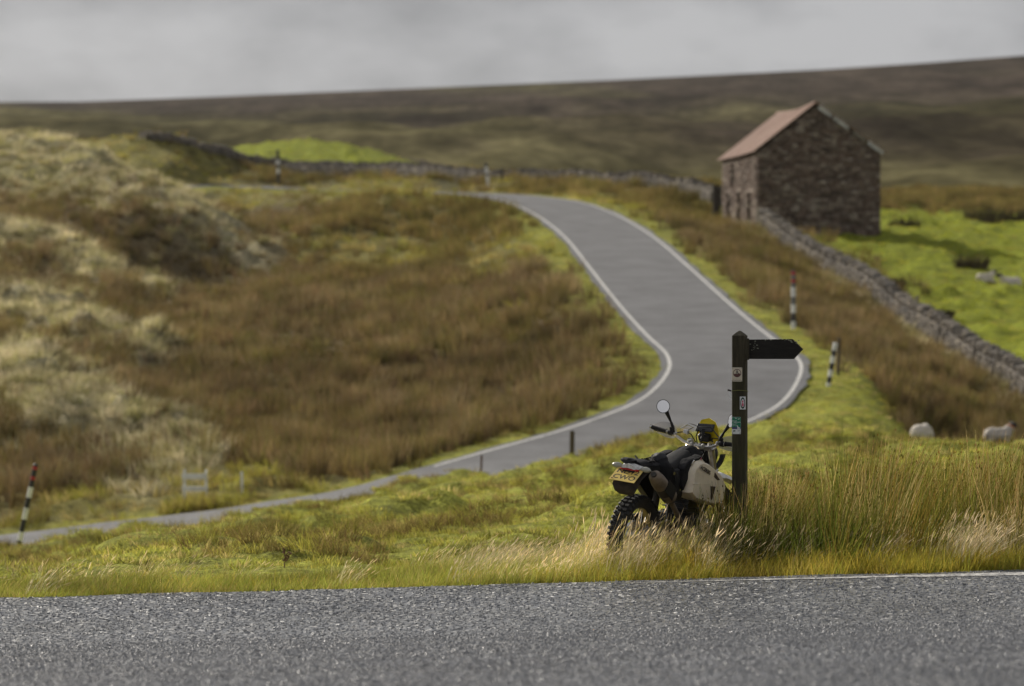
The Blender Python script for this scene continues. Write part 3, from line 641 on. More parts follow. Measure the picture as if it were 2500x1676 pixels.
# ------------------------------------------------------------------ thin moorland haze
hz_m = bpy.data.materials.new('haze'); hz_m.use_nodes = True; _t = hz_m.node_tree; _t.nodes.clear()
_v = _t.nodes.new('ShaderNodeVolumePrincipled'); _v.inputs['Color'].default_value = (.95, .94, .92, 1); _v.inputs['Density'].default_value = .000055; _v.inputs['Anisotropy'].default_value = .7
_o = _t.nodes.new('ShaderNodeOutputMaterial'); _t.links.new(_v.outputs[0], _o.inputs['Volume'])
zlo = min(float(ZZ.min()), float(FZ.min())) - 1; zhi = max(float(ZZ.max()), float(FZ.max())) + 6
hzb = MB().box((0, 1080, (zlo + zhi) / 2), (5000, 2600, zhi - zlo)).link('haze', hz_m); tag(hzb, 'thin even haze over the moor', 'haze', kind='stuff')

# ------------------------------------------------------------------ proud stone chippings of the main road
CHIP_M = bpy.data.materials.new('road_chipping'); CHIP_M.use_nodes = True; _t = CHIP_M.node_tree; _b = _t.nodes['Principled BSDF']; _b.inputs['Roughness'].default_value = .42; _b.inputs['Specular IOR Level'].default_value = .45
_a = veg_colour(_t, 'INSTANCER'); _t.links.new(_a.outputs['Color'], _b.inputs['Base Color'])
CHIPS = bpy.data.collections.new('chipping')
for k in range(6):
    rg = random.Random(k); n = 6; mb = MB()
    mb.loft([[Vector((math.cos(6.283 * i / n + .3 * j) * r_ * rg.uniform(.75, 1.2), math.sin(6.283 * i / n + .3 * j) * r_ * rg.uniform(.75, 1.2), z + rg.uniform(-.12, .12))) for i in range(n)] for j, (z, r_) in enumerate(((-.5, .8), (.1, 1), (.6, .6)))])
    CHIPS.objects.link(bpy.data.objects.new('chipping', mb.mesh('chipping', CHIP_M)))
_n = 70000; _Y = 13 + 17.5 * RNG.random(_n) ** .85; _X = RNG.uniform(-1, 1, _n) * .18 * _Y
_d, _z, _ = near_road(_X, _Y); _ok = _d < -.02; _X, _Y, _z = _X[_ok], _Y[_ok], _z[_ok]; _n = len(_X)
_s = RNG.uniform(.0035, .0078, _n)
scatter('road_chippings', CHIPS, 6, np.stack([_X, _Y, _z + .001], 1), np.stack([RNG.normal(0, .5, _n), RNG.normal(0, .5, _n), RNG.uniform(0, 6.28, _n)], 1), np.stack([_s, _s, _s], 1),
        np.array([.15, .157, .17]) * RNG.uniform(.55, 1.6, (_n, 1)), 'coarse stone chippings standing proud of the main road surface', 'chippings')

# ------------------------------------------------------------------ stone: barn and dry stone walls
def stone_mat(name, cols, rough=.9, sc=3.0):
    """each stone takes its own tone from a random value of its object / island"""
    m = bpy.data.materials.new(name); m.use_nodes = True; t = m.node_tree; b = t.nodes['Principled BSDF']; b.inputs['Roughness'].default_value = rough; b.inputs['Specular IOR Level'].default_value = .2
    oi = t.nodes.new('ShaderNodeObjectInfo'); g = t.nodes.new('ShaderNodeNewGeometry')
    ad = t.nodes.new('ShaderNodeMath'); ad.operation = 'ADD'; t.links.new(oi.outputs['Random'], ad.inputs[0]); t.links.new(g.outputs['Random Per Island'], ad.inputs[1])
    fr_ = t.nodes.new('ShaderNodeMath'); fr_.operation = 'FRACT'; t.links.new(ad.outputs[0], fr_.inputs[0])
    r = t.nodes.new('ShaderNodeValToRGB'); r.color_ramp.interpolation = 'LINEAR'
    while len(r.color_ramp.elements) < len(cols): r.color_ramp.elements.new(.5)
    for i, c in enumerate(cols): r.color_ramp.elements[i].position = i / (len(cols) - 1); r.color_ramp.elements[i].color = (*c, 1)
    t.links.new(fr_.outputs[0], r.inputs[0])
    c = t.nodes.new('ShaderNodeTexCoord'); n = t.nodes.new('ShaderNodeTexNoise'); n.inputs['Scale'].default_value = sc * 3; n.inputs['Detail'].default_value = 6
    t.links.new(g.outputs['Position'], n.inputs['Vector'])
    mr = t.nodes.new('ShaderNodeMapRange'); mr.inputs[1].default_value = .3; mr.inputs[2].default_value = .7; mr.inputs[3].default_value = .6; mr.inputs[4].default_value = 1.35; t.links.new(n.outputs[0], mr.inputs[0])
    x = t.nodes.new('ShaderNodeVectorMath'); x.operation = 'SCALE'; t.links.new(r.outputs[0], x.inputs[0]); t.links.new(mr.outputs[0], x.inputs['Scale']); t.links.new(x.outputs[0], b.inputs['Base Color'])
    bp = t.nodes.new('ShaderNodeBump'); bp.inputs['Strength'].default_value = .6; bp.inputs['Distance'].default_value = .03; t.links.new(n.outputs[0], bp.inputs['Height']); t.links.new(bp.outputs[0], b.inputs['Normal'])
    return m
BARN_ST = stone_mat('barn_stone', [(.122, .08, .063), (.22, .16, .128), (.148, .113, .093), (.29, .228, .185), (.082, .059, .05), (.195, .14, .113), (.38, .325, .275), (.155, .107, .085)])
BARN_CORE = mat('barn_mortar', (.12, .09, .07), .95, var=.4, vscale=5)
WALL_ST = stone_mat('wall_stone', [(.10, .093, .083), (.22, .195, .16), (.14, .125, .11), (.32, .28, .22), (.07, .066, .062), (.19, .168, .14), (.12, .108, .092)])
WALL_CORE = mat('wall_rubble', (.10, .09, .075), .95, var=.4, vscale=6)

def stone_mesh(name, w_, h_, d_, seed, m):
    """a roughly squared block: x along the wall, z up, outer face towards -y; 10 quads"""
    rg = random.Random(seed); j = lambda a: rg.uniform(-a, a); mb = MB(); vs = []
    for y, k in ((d_ * .5, 1.0), (-d_ * .3, 1.0), (-d_ * .5, .80)):
        for sx, sz in ((-1, -1), (1, -1), (1, 1), (-1, 1)):
            vs.append((sx * w_ * .5 * k + j(w_ * .05), y + j(d_ * .06), sz * h_ * .5 * k + j(h_ * .09)))
    fs = []
    for r in range(2):
        for i in range(4): fs.append((r * 4 + i, r * 4 + (i + 1) % 4, r * 4 + 4 + (i + 1) % 4, r * 4 + 4 + i))
    fs += [(3, 2, 1, 0), (8, 9, 10, 11)]
    mb.add(vs, fs); return mb.mesh(name, m)

def lay_stones(parent, cells, m, name, cap, variants, label_rest=None):
    """cells: (matrix, w, h, depth, score). The best-scored are parts of their own, the rest one joined part"""
    cells = sorted(cells, key=lambda c: -c[4]); unit = [stone_mesh(name, 1, 1, 1, 900 + i, m) for i in range(variants)]
    for M_c, w_, h_, d_, sc in cells[:cap]:
        o = ob(name, random.choice(unit), parent); o.matrix_basis = M_c @ Matrix.Diagonal((w_, d_, h_, 1))
    rest = cells[cap:]
    if rest:
        mb = MB()
        for M_c, w_, h_, d_, sc in rest:
            u = random.choice(unit); MM = M_c @ Matrix.Diagonal((w_, d_, h_, 1))
            mb.add([MM @ v.co for v in u.vertices], [tuple(p.vertices) for p in u.polygons])
        o = mb.link('small_' + name, m, parent); o['kind'] = 'stuff'

# --- barn
TH = R(8); UX = Vector((math.cos(TH), math.sin(TH), 0)); UY = Vector((-math.sin(TH), math.cos(TH), 0))
BO = Vector((10.86, 170, 0)); BW, BL = 5.6, 8.0; ZB = 4.55; ZE = 8.72; ZA = 10.80; MIDX = 2.62
barn = thing('stone_barn', 'old field barn of brown stone with a rusty pink corrugated roof', 'barn', (BO.x, BO.y, ZB), TH)
# local frame of the barn: x along the gable, y away, z from ZB
HE, HA = ZE - ZB, ZA - ZB
# openings of the left wall: (y0, y1, z0, z1)
OPEN = [(1.5, 1.95, .9, 2.4), (3.8, 4.35, .75, 2.5), (6.35, 6.75, 1.35, 2.55), (5.3, 5.8, 2.8, 3.85)]
def gable_top(x): return HE + (HA - HE) * (x / MIDX if x < MIDX else (BW - x) / (BW - MIDX))
core = MB()
t_ = .10
g2 = [(t_, -.3), (BW - t_, -.3), (BW - t_, HE - .06), (MIDX, HA - .09), (t_, HE - .06)]
for y0, y1 in ((t_, .55), (BL - .55, BL - t_)):
    core.prism(g2, lambda p, k, y0=y0, y1=y1: (p[0], y0 + (y1 - y0) * k, p[1]))
core.box((BW - .3, BL / 2, HE / 2 - .15), (.4, BL - 1.1, HE))
# left wall core as piers and lintels round the openings
ys = sorted({.55, BL - .55} | {a for o in OPEN for a in o[:2]})
for a, b in zip(ys[:-1], ys[1:]):
    mid = (a + b) / 2; spans = sorted([(o[2], o[3]) for o in OPEN if o[0] < mid < o[1]]); z = -.3
    for z0, z1 in spans + [(HE - .06, None)]:
        if z0 > z: core.box((t_ + .2, mid, (z + z0) / 2), (.4, b - a, z0 - z))
        z = z1
cw = core.link('wall_core', BARN_CORE, barn)
cells = []
def course(u0, u1, top, z0, put, score, hole=None, hmin=.10, hmax=.17):
    z = z0; row = 0
    while True:
        h_ = random.uniform(hmin, hmax); zc = z + h_ / 2; a, b = u0, u1
        if top:
            lo, hi = top(zc + h_ * .4)
            a, b = max(a, lo), min(b, hi)
        if b - a < .25: break
        u = a; first = True
        while u < b - .02:
            w_ = random.uniform(.18, .48); w_ = .28 if first and row % 2 else w_
            if b - (u + w_) < .14: w_ = b - u
            first = False
            if not (hole and hole(u + w_ / 2, zc, w_, h_)):
                cells.append((put(u + w_ / 2, zc), w_ - .018, h_ - .016, .16 + random.uniform(0, .05), score + random.uniform(0, .1) + w_ * h_ * 9))
            u += w_
        z += h_; row += 1
        if not top and z > u1 * 99: break
    return
def gspan(z):
    if z <= HE: return 0, BW
    k = (z - HE) / (HA - HE)
    if k >= 1: return 1, 0
    return MIDX * k, BW - (BW - MIDX) * k
holes = [(4.25, .95, .28, .2), (3.1, 2.2, .3, .18)]
course(0, BW, gspan, -.25, lambda u, z: Matrix.Translation((u, .07 + random.uniform(-.014, .014), z)), 1, lambda u, z, w_, h_: any(abs(u - a) < (c + w_) * .42 and abs(z - b) < (d + h_) * .42 for a, b, c, d in holes))
RZM = Matrix.Rotation(R(-90), 4, 'Z')
def lspan(z): return (0.2, BL) if z < HE - .03 else (1, 0)
def lhole(u, z, w_, h_): return any(o[0] - w_ * .35 < u < o[1] + w_ * .35 and o[2] - h_ * .3 < z < o[3] + h_ * .3 for o in OPEN)
course(.2, BL, lspan, -.25, lambda u, z: Matrix.Translation((.07 + random.uniform(-.012, .012), u, z)) @ RZM, .35, lhole)
course(.2, BL, lspan, -.25, lambda u, z: Matrix.Translation((BW - .07, u, z)) @ Matrix.Rotation(R(90), 4, 'Z'), -2)
lay_stones(barn, cells, BARN_ST, 'stone', 300, 10)
OLDWOOD = mat('dark_weathered_wood', (.06, .05, .042), .85, var=.5, vscale=6, aniso=(6, 6, .6))
GREYWOOD = mat('grey_weathered_wood', (.26, .23, .19), .85, var=.5, vscale=5, aniso=(8, 8, .6), bump=.4)
LINTEL = mat('lintel_stone', (.24, .185, .15), .9, var=.35, vscale=6)
for i, (a, b, z0, z1) in enumerate(OPEN):
    d = ob('door' if i < 3 else 'loft_door', None, barn)
    nb = max(2, int((b - a) / .2))
    for k in range(nb):
        MB().box((.34, a + (k + .5) * (b - a) / nb, (z0 + z1) / 2), (.04 + .008 * (k % 2), (b - a) / nb - .012, z1 - z0)).link('plank', OLDWOOD, d)
    MB().box((.07, (a + b) / 2, z1 + .09), (.18, b - a + .4, .17), jit=.012).link('lintel', LINTEL, barn)
# corrugated roof
def rust_mat(name, c1, c2, c3):
    m = bpy.data.materials.new(name); m.use_nodes = True; t = m.node_tree; b = t.nodes['Principled BSDF']; b.inputs['Roughness'].default_value = .85; b.inputs['Specular IOR Level'].default_value = .15
    c = t.nodes.new('ShaderNodeTexCoord'); mp_ = t.nodes.new('ShaderNodeMapping'); mp_.inputs['Scale'].default_value = (.5, 3, 1); t.links.new(c.outputs['Object'], mp_.inputs[0])
    n = t.nodes.new('ShaderNodeTexNoise'); n.inputs['Scale'].default_value = 1.2; n.inputs['Detail'].default_value = 8; n.inputs['Roughness'].default_value = .7; t.links.new(mp_.outputs[0], n.inputs['Vector'])
    r = t.nodes.new('ShaderNodeValToRGB'); r.color_ramp.elements.new(.5)
    for e, (p_, cc) in zip(r.color_ramp.elements, ((.3, c1), (.5, c2), (.72, c3))): e.position = p_; e.color = (*cc, 1)
    t.links.new(n.outputs[0], r.inputs[0]); t.links.new(r.outputs[0], b.inputs['Base Color']); return m
RUST = rust_mat('rusty_roof_sheet', (.20, .13, .10), (.31, .21, .17), (.41, .325, .28))
PALE = mat('pale_flashing', (.62, .61, .60), .6, var=.5, vscale=3)
def roof_sheet(side, k, n):
    ex, ez = (0 - .18, HE - .05) if side < 0 else (BW + .18, HE - .05)
    rx, rz = MIDX, HA + .05
    y0 = -.16 + (BL + .32) / n * k; y1 = y0 + (BL + .32) / n + .03; vs = []; fs = []; m_ = 20
    sx, sz = rx - ex, rz - ez; L = math.hypot(sx, sz); nx, nz = (-sz / L, sx / L) if side < 0 else (sz / L, -sx / L)
    if nz < 0: nx, nz = -nx, -nz
    for lay in (0, -.012):
        for i in range(m_ + 1):
            y = y0 + (y1 - y0) * i / m_; o = .022 * math.cos(i / m_ * 2 * math.pi * 5) + .03 + (k % 2) * .006 + lay
            for s in (0, 1): vs.append((ex + sx * s + nx * o, y, ez + sz * s + nz * o - (.09 * s + .03) * math.sin(math.pi * min(max(y / BL, 0), 1))))
    q_ = (m_ + 1) * 2
    for i in range(m_):
        a = 2 * i; fs.append((a, a + 2, a + 3, a + 1)); fs.append((q_ + a, q_ + a + 1, q_ + a + 3, q_ + a + 2)); fs.append((a, q_ + a, q_ + a + 2, a + 2)); fs.append((a + 1, a + 3, q_ + a + 3, q_ + a + 1))
    fs.append((0, 1, q_ + 1, q_)); fs.append((2 * m_, q_ + 2 * m_, q_ + 2 * m_ + 1, 2 * m_ + 1))
    MB().add(vs, fs).link('roof_sheet', RUST, barn, smooth=60)
for side in (-1, 1):
    for k in range(10): roof_sheet(side, k, 10)
MB().tube([(MIDX, -.18, HA + .09)] + [(MIDX, BL * k / 8, HA + .09 - .12 * math.sin(math.pi * k / 8)) for k in range(9)] + [(MIDX, BL + .18, HA + .09)], .07, 8).link('ridge_cap', RUST, barn, smooth=True)
for side in (-1, 1):
    ex, rx = (-.14, MIDX) if side < 0 else (BW + .14, MIDX); ez, rz = HE - .07, HA + .02
    for k in range(4):
        if side < 0: continue
        a, b = k / 4 + .015, (k + 1) / 4 - (.05 if k % 2 else .015)
        p = Vector((ex + (rx - ex) * (a + b) / 2, -.10, ez + (rz - ez) * (a + b) / 2)); L = math.hypot(rx - ex, rz - ez) * (b - a)
        ang = math.atan2(-(rz - ez), (rx - ex))
        MB().box(p, (L, .035, .21), Matrix.Rotation(ang, 3, 'Y')).link('verge_board', PALE if k != 1 else GREYWOOD, barn)

# --- dry stone walls
def dry_wall(name, label, path, height, thick, cap, hmin, hmax, wmin, wmax, cope=True, side=1, zfun=None):
    x0, y0 = path[0]; t = thing(name, label, 'dry stone wall', (x0, y0, gz(x0, y0))); o0 = Vector((x0, y0, gz(x0, y0)))
    p = catmull([np.array(a, float) for a in path], 8); seg = np.hypot(*(p[1:] - p[:-1]).T); s = np.concatenate([[0], np.cumsum(seg)])
    L = s[-1]; zg = ground(p[:, 0], p[:, 1], True); zg = np.convolve(np.pad(zg, 3, 'edge'), np.ones(7) / 7, 'valid')
    hv = height * (1 + .16 * (vnoise(s * .35, s * 0, 3) - .5)) * (np.interp(px_of(p[:, 0], p[:, 1]), [480, 640], [.3, 1]) if side == 1 else 1)
    def at(u): return np.interp(u, s, p[:, 0]), np.interp(u, s, p[:, 1]), np.interp(u, s, zg), np.interp(u, s, hv)
    mb = MB(); secs = []; nn = max(8, int(L / 1.2))
    for i in range(nn + 1):
        u = L * i / nn; X, Y, Z, H = at(u); X2, Y2, Z2, _ = at(min(u + .2, L)); X1, Y1, Z1, _ = at(max(u - .2, 0))
        d = Vector((X2 - X1, Y2 - Y1, 0)).normalized(); nrm = Vector((-d.y, d.x, 0)); c = Vector((X, Y, 0)) - Vector((o0.x, o0.y, 0))
        q_ = []
        for k, z in ((.5, -.3), (.38, H * .86), (-.38, H * .86), (-.5, -.3)): q_.append(c + nrm * (thick * .5 * k * 1.5) + Vector((0, 0, Z + z - o0.z)))
        secs.append(q_)
    mb.loft(secs).link('wall_core', WALL_CORE, t)
    cells = []; camd = lambda X, Y: 300 - math.hypot(X, Y)
    for face in (1, -1):
        z = -.05; 
        while z < height * .9:
            h_ = random.uniform(hmin, hmax); u = random.uniform(0, .2)
            while u < L:
                w_ = random.uniform(wmin, wmax); X, Y, Z, H = at(u + w_ / 2)
                if z + h_ * .6 < H * .92:
                    X2, Y2, Z2, _ = at(min(u + w_, L)); X1, Y1, Z1, _ = at(u); dd = Vector((X2 - X1, Y2 - Y1, Z2 - Z1))
                    ang = math.atan2(dd.y, dd.x); off = (thick * .5 * (1 - .25 * z / height)) * face
                    M_c = Matrix.Translation((X - math.sin(ang) * off - o0.x + 0, Y + math.cos(ang) * off - o0.y, Z + z + h_ / 2 - o0.z)) @ Matrix.Rotation(ang + (0 if face < 0 else math.pi), 4, 'Z') @ Matrix.Rotation(-math.atan2(dd.z, math.hypot(dd.x, dd.y)) * (1 if face < 0 else -1) + random.uniform(-.05, .05), 4, 'Y') @ Matrix.Translation((0, random.uniform(-.03, .03), 0))
                    vis = 1000 if face == side else 0
                    cells.append((M_c, w_ - .02, h_ - .012, .24, vis + camd(X, Y) + w_ * h_ * 60))
                u += w_
            z += h_
    if cope:
        u = 0
        while u < L:
            w_ = random.uniform(.10, .2); X, Y, Z, H = at(u); X2, Y2, _, _ = at(min(u + .3, L)); ang = math.atan2(Y2 - Y, X2 - X); hh = random.uniform(.12, .34)
            M_c = Matrix.Translation((X - o0.x, Y - o0.y, Z + H * .88 + hh / 2 - o0.z)) @ Matrix.Rotation(ang, 4, 'Z') @ Matrix.Rotation(random.uniform(.05, .45), 4, 'Y') @ Matrix.Rotation(random.uniform(-.15, .15), 4, 'X')
            cells.append((M_c, w_, hh, thick * random.uniform(.75, 1.05), 1000 + camd(X, Y) + 8)); u += w_ * 1.12
    lay_stones(t, cells, WALL_ST, 'stone', cap, 10); return t
dry_wall('dry_stone_wall', 'lit dry stone wall dropping from the barn along the pasture', W1, .78, .42, 300, .08, .16, .16, .38, True, -1)
dry_wall('dry_stone_wall', 'far dry stone wall following the upper road towards the knoll', W2, .62, .45, 300, .10, .18, .25, .55, True, 1)

# ------------------------------------------------------------------ posts, poles and small roadside things
BLACKP = mat('black_pole_paint', (.03, .03, .032), .5, var=.4, vscale=8); WHITEP = mat('white_pole_paint', (.86, .86, .83), .5, var=.25, vscale=9)
REDP = mat('red_pole_paint', (.42, .03, .03), .5, var=.2, vscale=9); GREYP = mat('grey_pole_paint', (.16, .165, .17), .6, var=.3, vscale=8)
BROWNWOOD = mat('brown_fence_wood', (.10, .075, .05), .9, var=.5, vscale=5, aniso=(7, 7, .5), bump=.4)
def snow_pole(label, pxt, pyt, pxb, pyb, Y, w_px, bands, group='snow poles along the moor road'):
    top = P(pxt, pyt, Y); bot = P(pxb, pyb, Y); g = gz(bot.x, Y); L0 = (top - bot).length
    d = (top - bot).normalized(); ext = max(.1, (bot.z - g) / max(d.z, .2) + .12)
    t = thing('snow_pole', label, 'marker pole', bot, 0, group); r = w_px / 2 / F * Y; n = len(bands)
    f0 = 0
    mm = {'k': BLACKP, 'w': WHITEP, 'r': REDP, 'g': GREYP}
    tot = sum(b for _, b in bands); a = L0
    for i, (c, b) in enumerate(bands):
        z1 = a; z0 = a - L0 * b / tot; a = z0
        if i == n - 1: z0 = -ext
        rr = r * (1.0 + .02 * (i % 2)); pts = [d * z0, d * (z0 + .004), d * (z1 - .004), d * z1] if i else [d * z0, d * (z1 - .02), d * z1]
        MB().tube(pts, [rr] * len(pts) if i else [rr, rr, rr * .6], 10).link('painted_band', mm[c], t, smooth=True)
    return t
snow_pole('leaning snow pole with a red and black top beside the lower road', 87.6, 1133, 40.6, 1357, 69, 12.5, [('k', 15), ('r', 18), ('k', 38), ('r', 20), ('k', 40), ('w', 60), ('k', 58), ('w', 65), ('k', 70), ('w', 50), ('k', 85)])
snow_pole('upright snow pole with red bands among the brown rushes right of the bend', 1937, 660, 1937, 805, 109, 11, [('k', 15), ('r', 40), ('g', 45), ('r', 40), ('g', 50), ('w', 105), ('g', 85), ('w', 95), ('k', 90), ('w', 90)])
snow_pole('short tilted black and white snow pole on the green verge of the bend', 2040, 837, 2021.5, 948, 95, 11.5, [('w', 90), ('k', 65), ('w', 80), ('k', 80), ('w', 80), ('k', 70), ('w', 60)])
snow_pole('distant pale snow pole leaning beside the crest of the road', 1186, 398, 1192, 452, 203, 8, [('k', 10), ('w', 16), ('k', 6), ('w', 22)])
snow_pole('distant dark topped snow pole in front of the green mound', 678, 366, 680, 438, 226, 8, [('k', 26), ('w', 10), ('k', 10), ('w', 12), ('k', 14)])

def post(name, label, cat, pxt, pyt, pxb, pyb, Y, w_px, m, group=None, sq=True):
    top = P(pxt, pyt, Y); bot = P(pxb, pyb, Y); g = gz(bot.x, Y); t = None
    d = top - bot; ext = max(.1, bot.z - g + .12); r = w_px / F * Y; mb = MB(); u = d.normalized(); b0 = -u * ext
    k = .5; secs = []
    for c, s_ in ((b0, 1), (u * (d.length - r * .25), 1), (d, .72)):
        secs.append([c + Vector((sx * r * .5 * s_, sy * r * .5 * s_, 0)) for sx, sy in ((-1, -1), (1, -1), (1, 1), (-1, 1))])
    mb.loft(secs); o = mb.link(name, m, None, False, bot); return tag(o, label, cat, group)
post('wooden_post', 'weathered brown wooden post on the near bank of the lower road', 'post', 1397, 1052, 1396, 1140, 79, 11.5, BROWNWOOD)
post('wooden_stake', 'thin reddish stake beside the lower road', 'stake', 1176, 1111, 1174, 1162, 77, 5, mat('reddish_stake_wood', (.13, .06, .04), .8, var=.4), None)
post('wooden_post', 'brown post right behind the short tilted snow pole', 'post', 2049.5, 824, 2047, 893, 97, 7, BROWNWOOD)
post('wooden_post', 'dark fence post next to the distant leaning snow pole', 'post', 1226, 415, 1224, 458, 204, 6, OLDWOOD)
post('wooden_stake', 'white stake beside the white barrier', 'stake', 590, 1152, 591, 1204, 83, 6.5, WHITEP)
post('wooden_post', 'pale gate post between the barn corner and the end of the wall', 'post', 1851, 505, 1849, 566, 169.2, 6, GREYWOOD)
post('wooden_post', 'dark post painting the shade of the gap between barn and wall end', 'post', 1857.5, 512, 1857, 566, 169.4, 6, OLDWOOD)  # dark timber set in the gap, its colour standing for the shade there
for (a, b, c, d, Y, lab) in ((2181, 708, 2172, 752, 135, 'leaning grey fence post highest up the lit wall'), (2240, 722, 2226, 790, 130.5, 'leaning grey fence post second down the lit wall'), (2298, 772, 2286, 830, 124.5, 'leaning grey fence post halfway down the lit wall'),
                             (2382, 824, 2374, 880, 118.2, 'leaning grey fence post third down the lit wall'), (2438, 848, 2424, 905, 114.2, 'leaning pale fence post lowest down the lit wall')):
    post('fence_post', lab, 'fence post', a, b, c, d, Y - .6, 6.5, GREYWOOD, 'fence posts along the lit wall')
# dark boarded gate beyond the barn's far corner
g0 = P(1758, 535, 179.5); gt = thing('boarded_gate', 'dark boarded gate at the far corner of the barn', 'gate', (g0.x, g0.y, gz(g0.x, g0.y)), R(12)); gb = g0.z - gt.location.z
for k in range(3):
    MB().box((-.30 + .12 * k, 0, .8 + gb * .3), (.11, .05 + .01 * (k % 2), 1.75)).link('plank', OLDWOOD, gt)
MB().box((-.18, .05, 1.3), (.36, .04, .1)).link('rail', OLDWOOD, gt); MB().box((-.18, .05, .4), (.36, .04, .1)).link('rail', OLDWOOD, gt)
# white barrier
b0 = on_ground(476, 1230, 82.5, 3); b0 = P(476, 1228, b0.y); bt = thing('white_barrier', 'small white wooden barrier of two boards beside the lower road', 'barrier', (b0.x, b0.y, gz(b0.x, b0.y)), R(-6)); s_ = 82 / F
zz = lambda py: P(0, py, 82).z - bt.location.z
MB().box((-.0, -.05, zz(1166)), (62 * s_, .03, 14 * s_), jit=.004).link('board', WHITEP, bt); MB().box((.01, -.05, zz(1197)), (64 * s_, .03, 12 * s_), jit=.004).link('board', WHITEP, bt)
for x in (-26, 28): MB().box((x * s_, 0, zz(1195)), (6 * s_, .06, zz(1160) + .15), jit=.003).link('post', WHITEP, bt)
# stones
STONE_M = mat('pale_stone', (.36, .32, .26), .9, var=.4, vscale=12, bump=.4)
def rock(label, X, Y, w_, h_, d_, seed, m=None):
    mb = MB(); rg = random.Random(seed); n = 9; secs = []
    for i in range(5):
        t = i / 4; k = math.sin(.25 + t * 2.6); secs.append([Vector((math.cos(6.283 * j / n) * w_ * .5 * k * rg.uniform(.82, 1.1), math.sin(6.283 * j / n) * d_ * .5 * k * rg.uniform(.85, 1.1), h_ * (t - .15))) for j in range(n)])
    mb.loft(secs); return tag(mb.link('stone', m or STONE_M, None, 50, (X, Y, gz(X, Y))), label, 'stone')
pX = near_pt(1.2, .06); s1 = P(362, 1446, 29.8); rock('pale stone lying on the edge of the main road', s1.x, s1.y, .085, .05, .07, 3)
s1 = P(2440, 425, 330)
# dead dock plants with brown seed heads
DOCK = mat('dock_seed', (.20, .11, .065), .9, var=.4, vscale=40)
def dock(label, px, Y, h_, seed):
    X = (px - 1250) / F * Y; rg = random.Random(seed); t = thing('dock_plant', label, 'dead plant', (X, Y, gz(X, Y)))
    MB().tube([(0, 0, -.02), (.01, 0, h_ * .5), (-.01, 0, h_)], [.005, .004, .002], 5).link('stem', DOCK, t)
    for k in range(3):
        mb = MB(); z0 = h_ * (.35 + .2 * k); an = rg.uniform(0, 6.28); tip = Vector((math.cos(an) * .06, math.sin(an) * .05, h_ * .3)) if k < 2 else Vector((-.01, 0, h_ * .36))
        for _ in range(26):
            f = rg.random(); c = Vector((0, 0, z0)) + tip * f + Vector([rg.uniform(-.012, .012) for _ in range(3)]); mb.box(c, (.008, .008, .010), Euler([rg.uniform(0, 3) for _ in range(3)]).to_matrix())
        o = mb.link('seed_head', DOCK, t)
    return t
dock('dead brown dock plant at the edge of the green field', 694, 33.4, .15, 1)
dock('dark dead dock plant just left of the motorcycle tyre', 1497, 30.2, .33, 2)

# distinct clumps of dark rush in the pasture
RUSHC = mat('rush_clump_leaf', (.11, .085, .035), .9, var=.4, vscale=3)
def rush_clump(label, px, Y, wpx, hpx, seed):
    X = (px - 1250) / F * Y; w_ = wpx / F * Y; h_ = hpx / F * Y; rg = random.Random(seed); mb = MB()
    for _ in range(260):
        a = rg.uniform(0, 6.283); r_ = math.sqrt(rg.random()) * w_ * .42; b = Vector((math.cos(a) * r_, math.sin(a) * r_ * .6, -.05)); hh = h_ * rg.uniform(.55, 1.1) * (1 - .3 * (r_ / w_ * 2) ** 2)
        d = Vector((math.cos(a) * .25 + .1, math.sin(a) * .25, 1)) * hh; sa = rg.uniform(0, 3.14); sd_ = Vector((math.cos(sa), math.sin(sa), 0)) * .02
        mb.add([b - sd_, b + sd_, b + d * .6 + sd_ * .7 + Vector((.02, 0, 0)), b + d * .6 - sd_ * .7, b + d + Vector((rg.uniform(-.1, .1), 0, -.05))], [(0, 1, 2, 3), (3, 2, 4)])
    return tag(mb.link('rush_clump', RUSHC, None, False, (X, Y, gz(X, Y))), label, 'rush clump', 'rush clumps in the bright pasture')
rush_clump('wide dark rush clump in the tip of the barn shadow', 2370, 157, 100, 50, 1); rush_clump('rush clump beside the right corner of the barn', 2205, 182, 85, 42, 2)
rush_clump('broad rush clump at the back of the bright pasture', 2400, 205, 110, 55, 3); rush_clump('rush clump at the back of the pasture by the picture edge', 2475, 207, 70, 45, 4)
rush_clump('small rush clump against the pasture side of the lit wall', 2310, 133, 34, 34, 5); rush_clump('small rush clump rising behind the wall near the highest fence post', 2190, 143, 40, 34, 6)

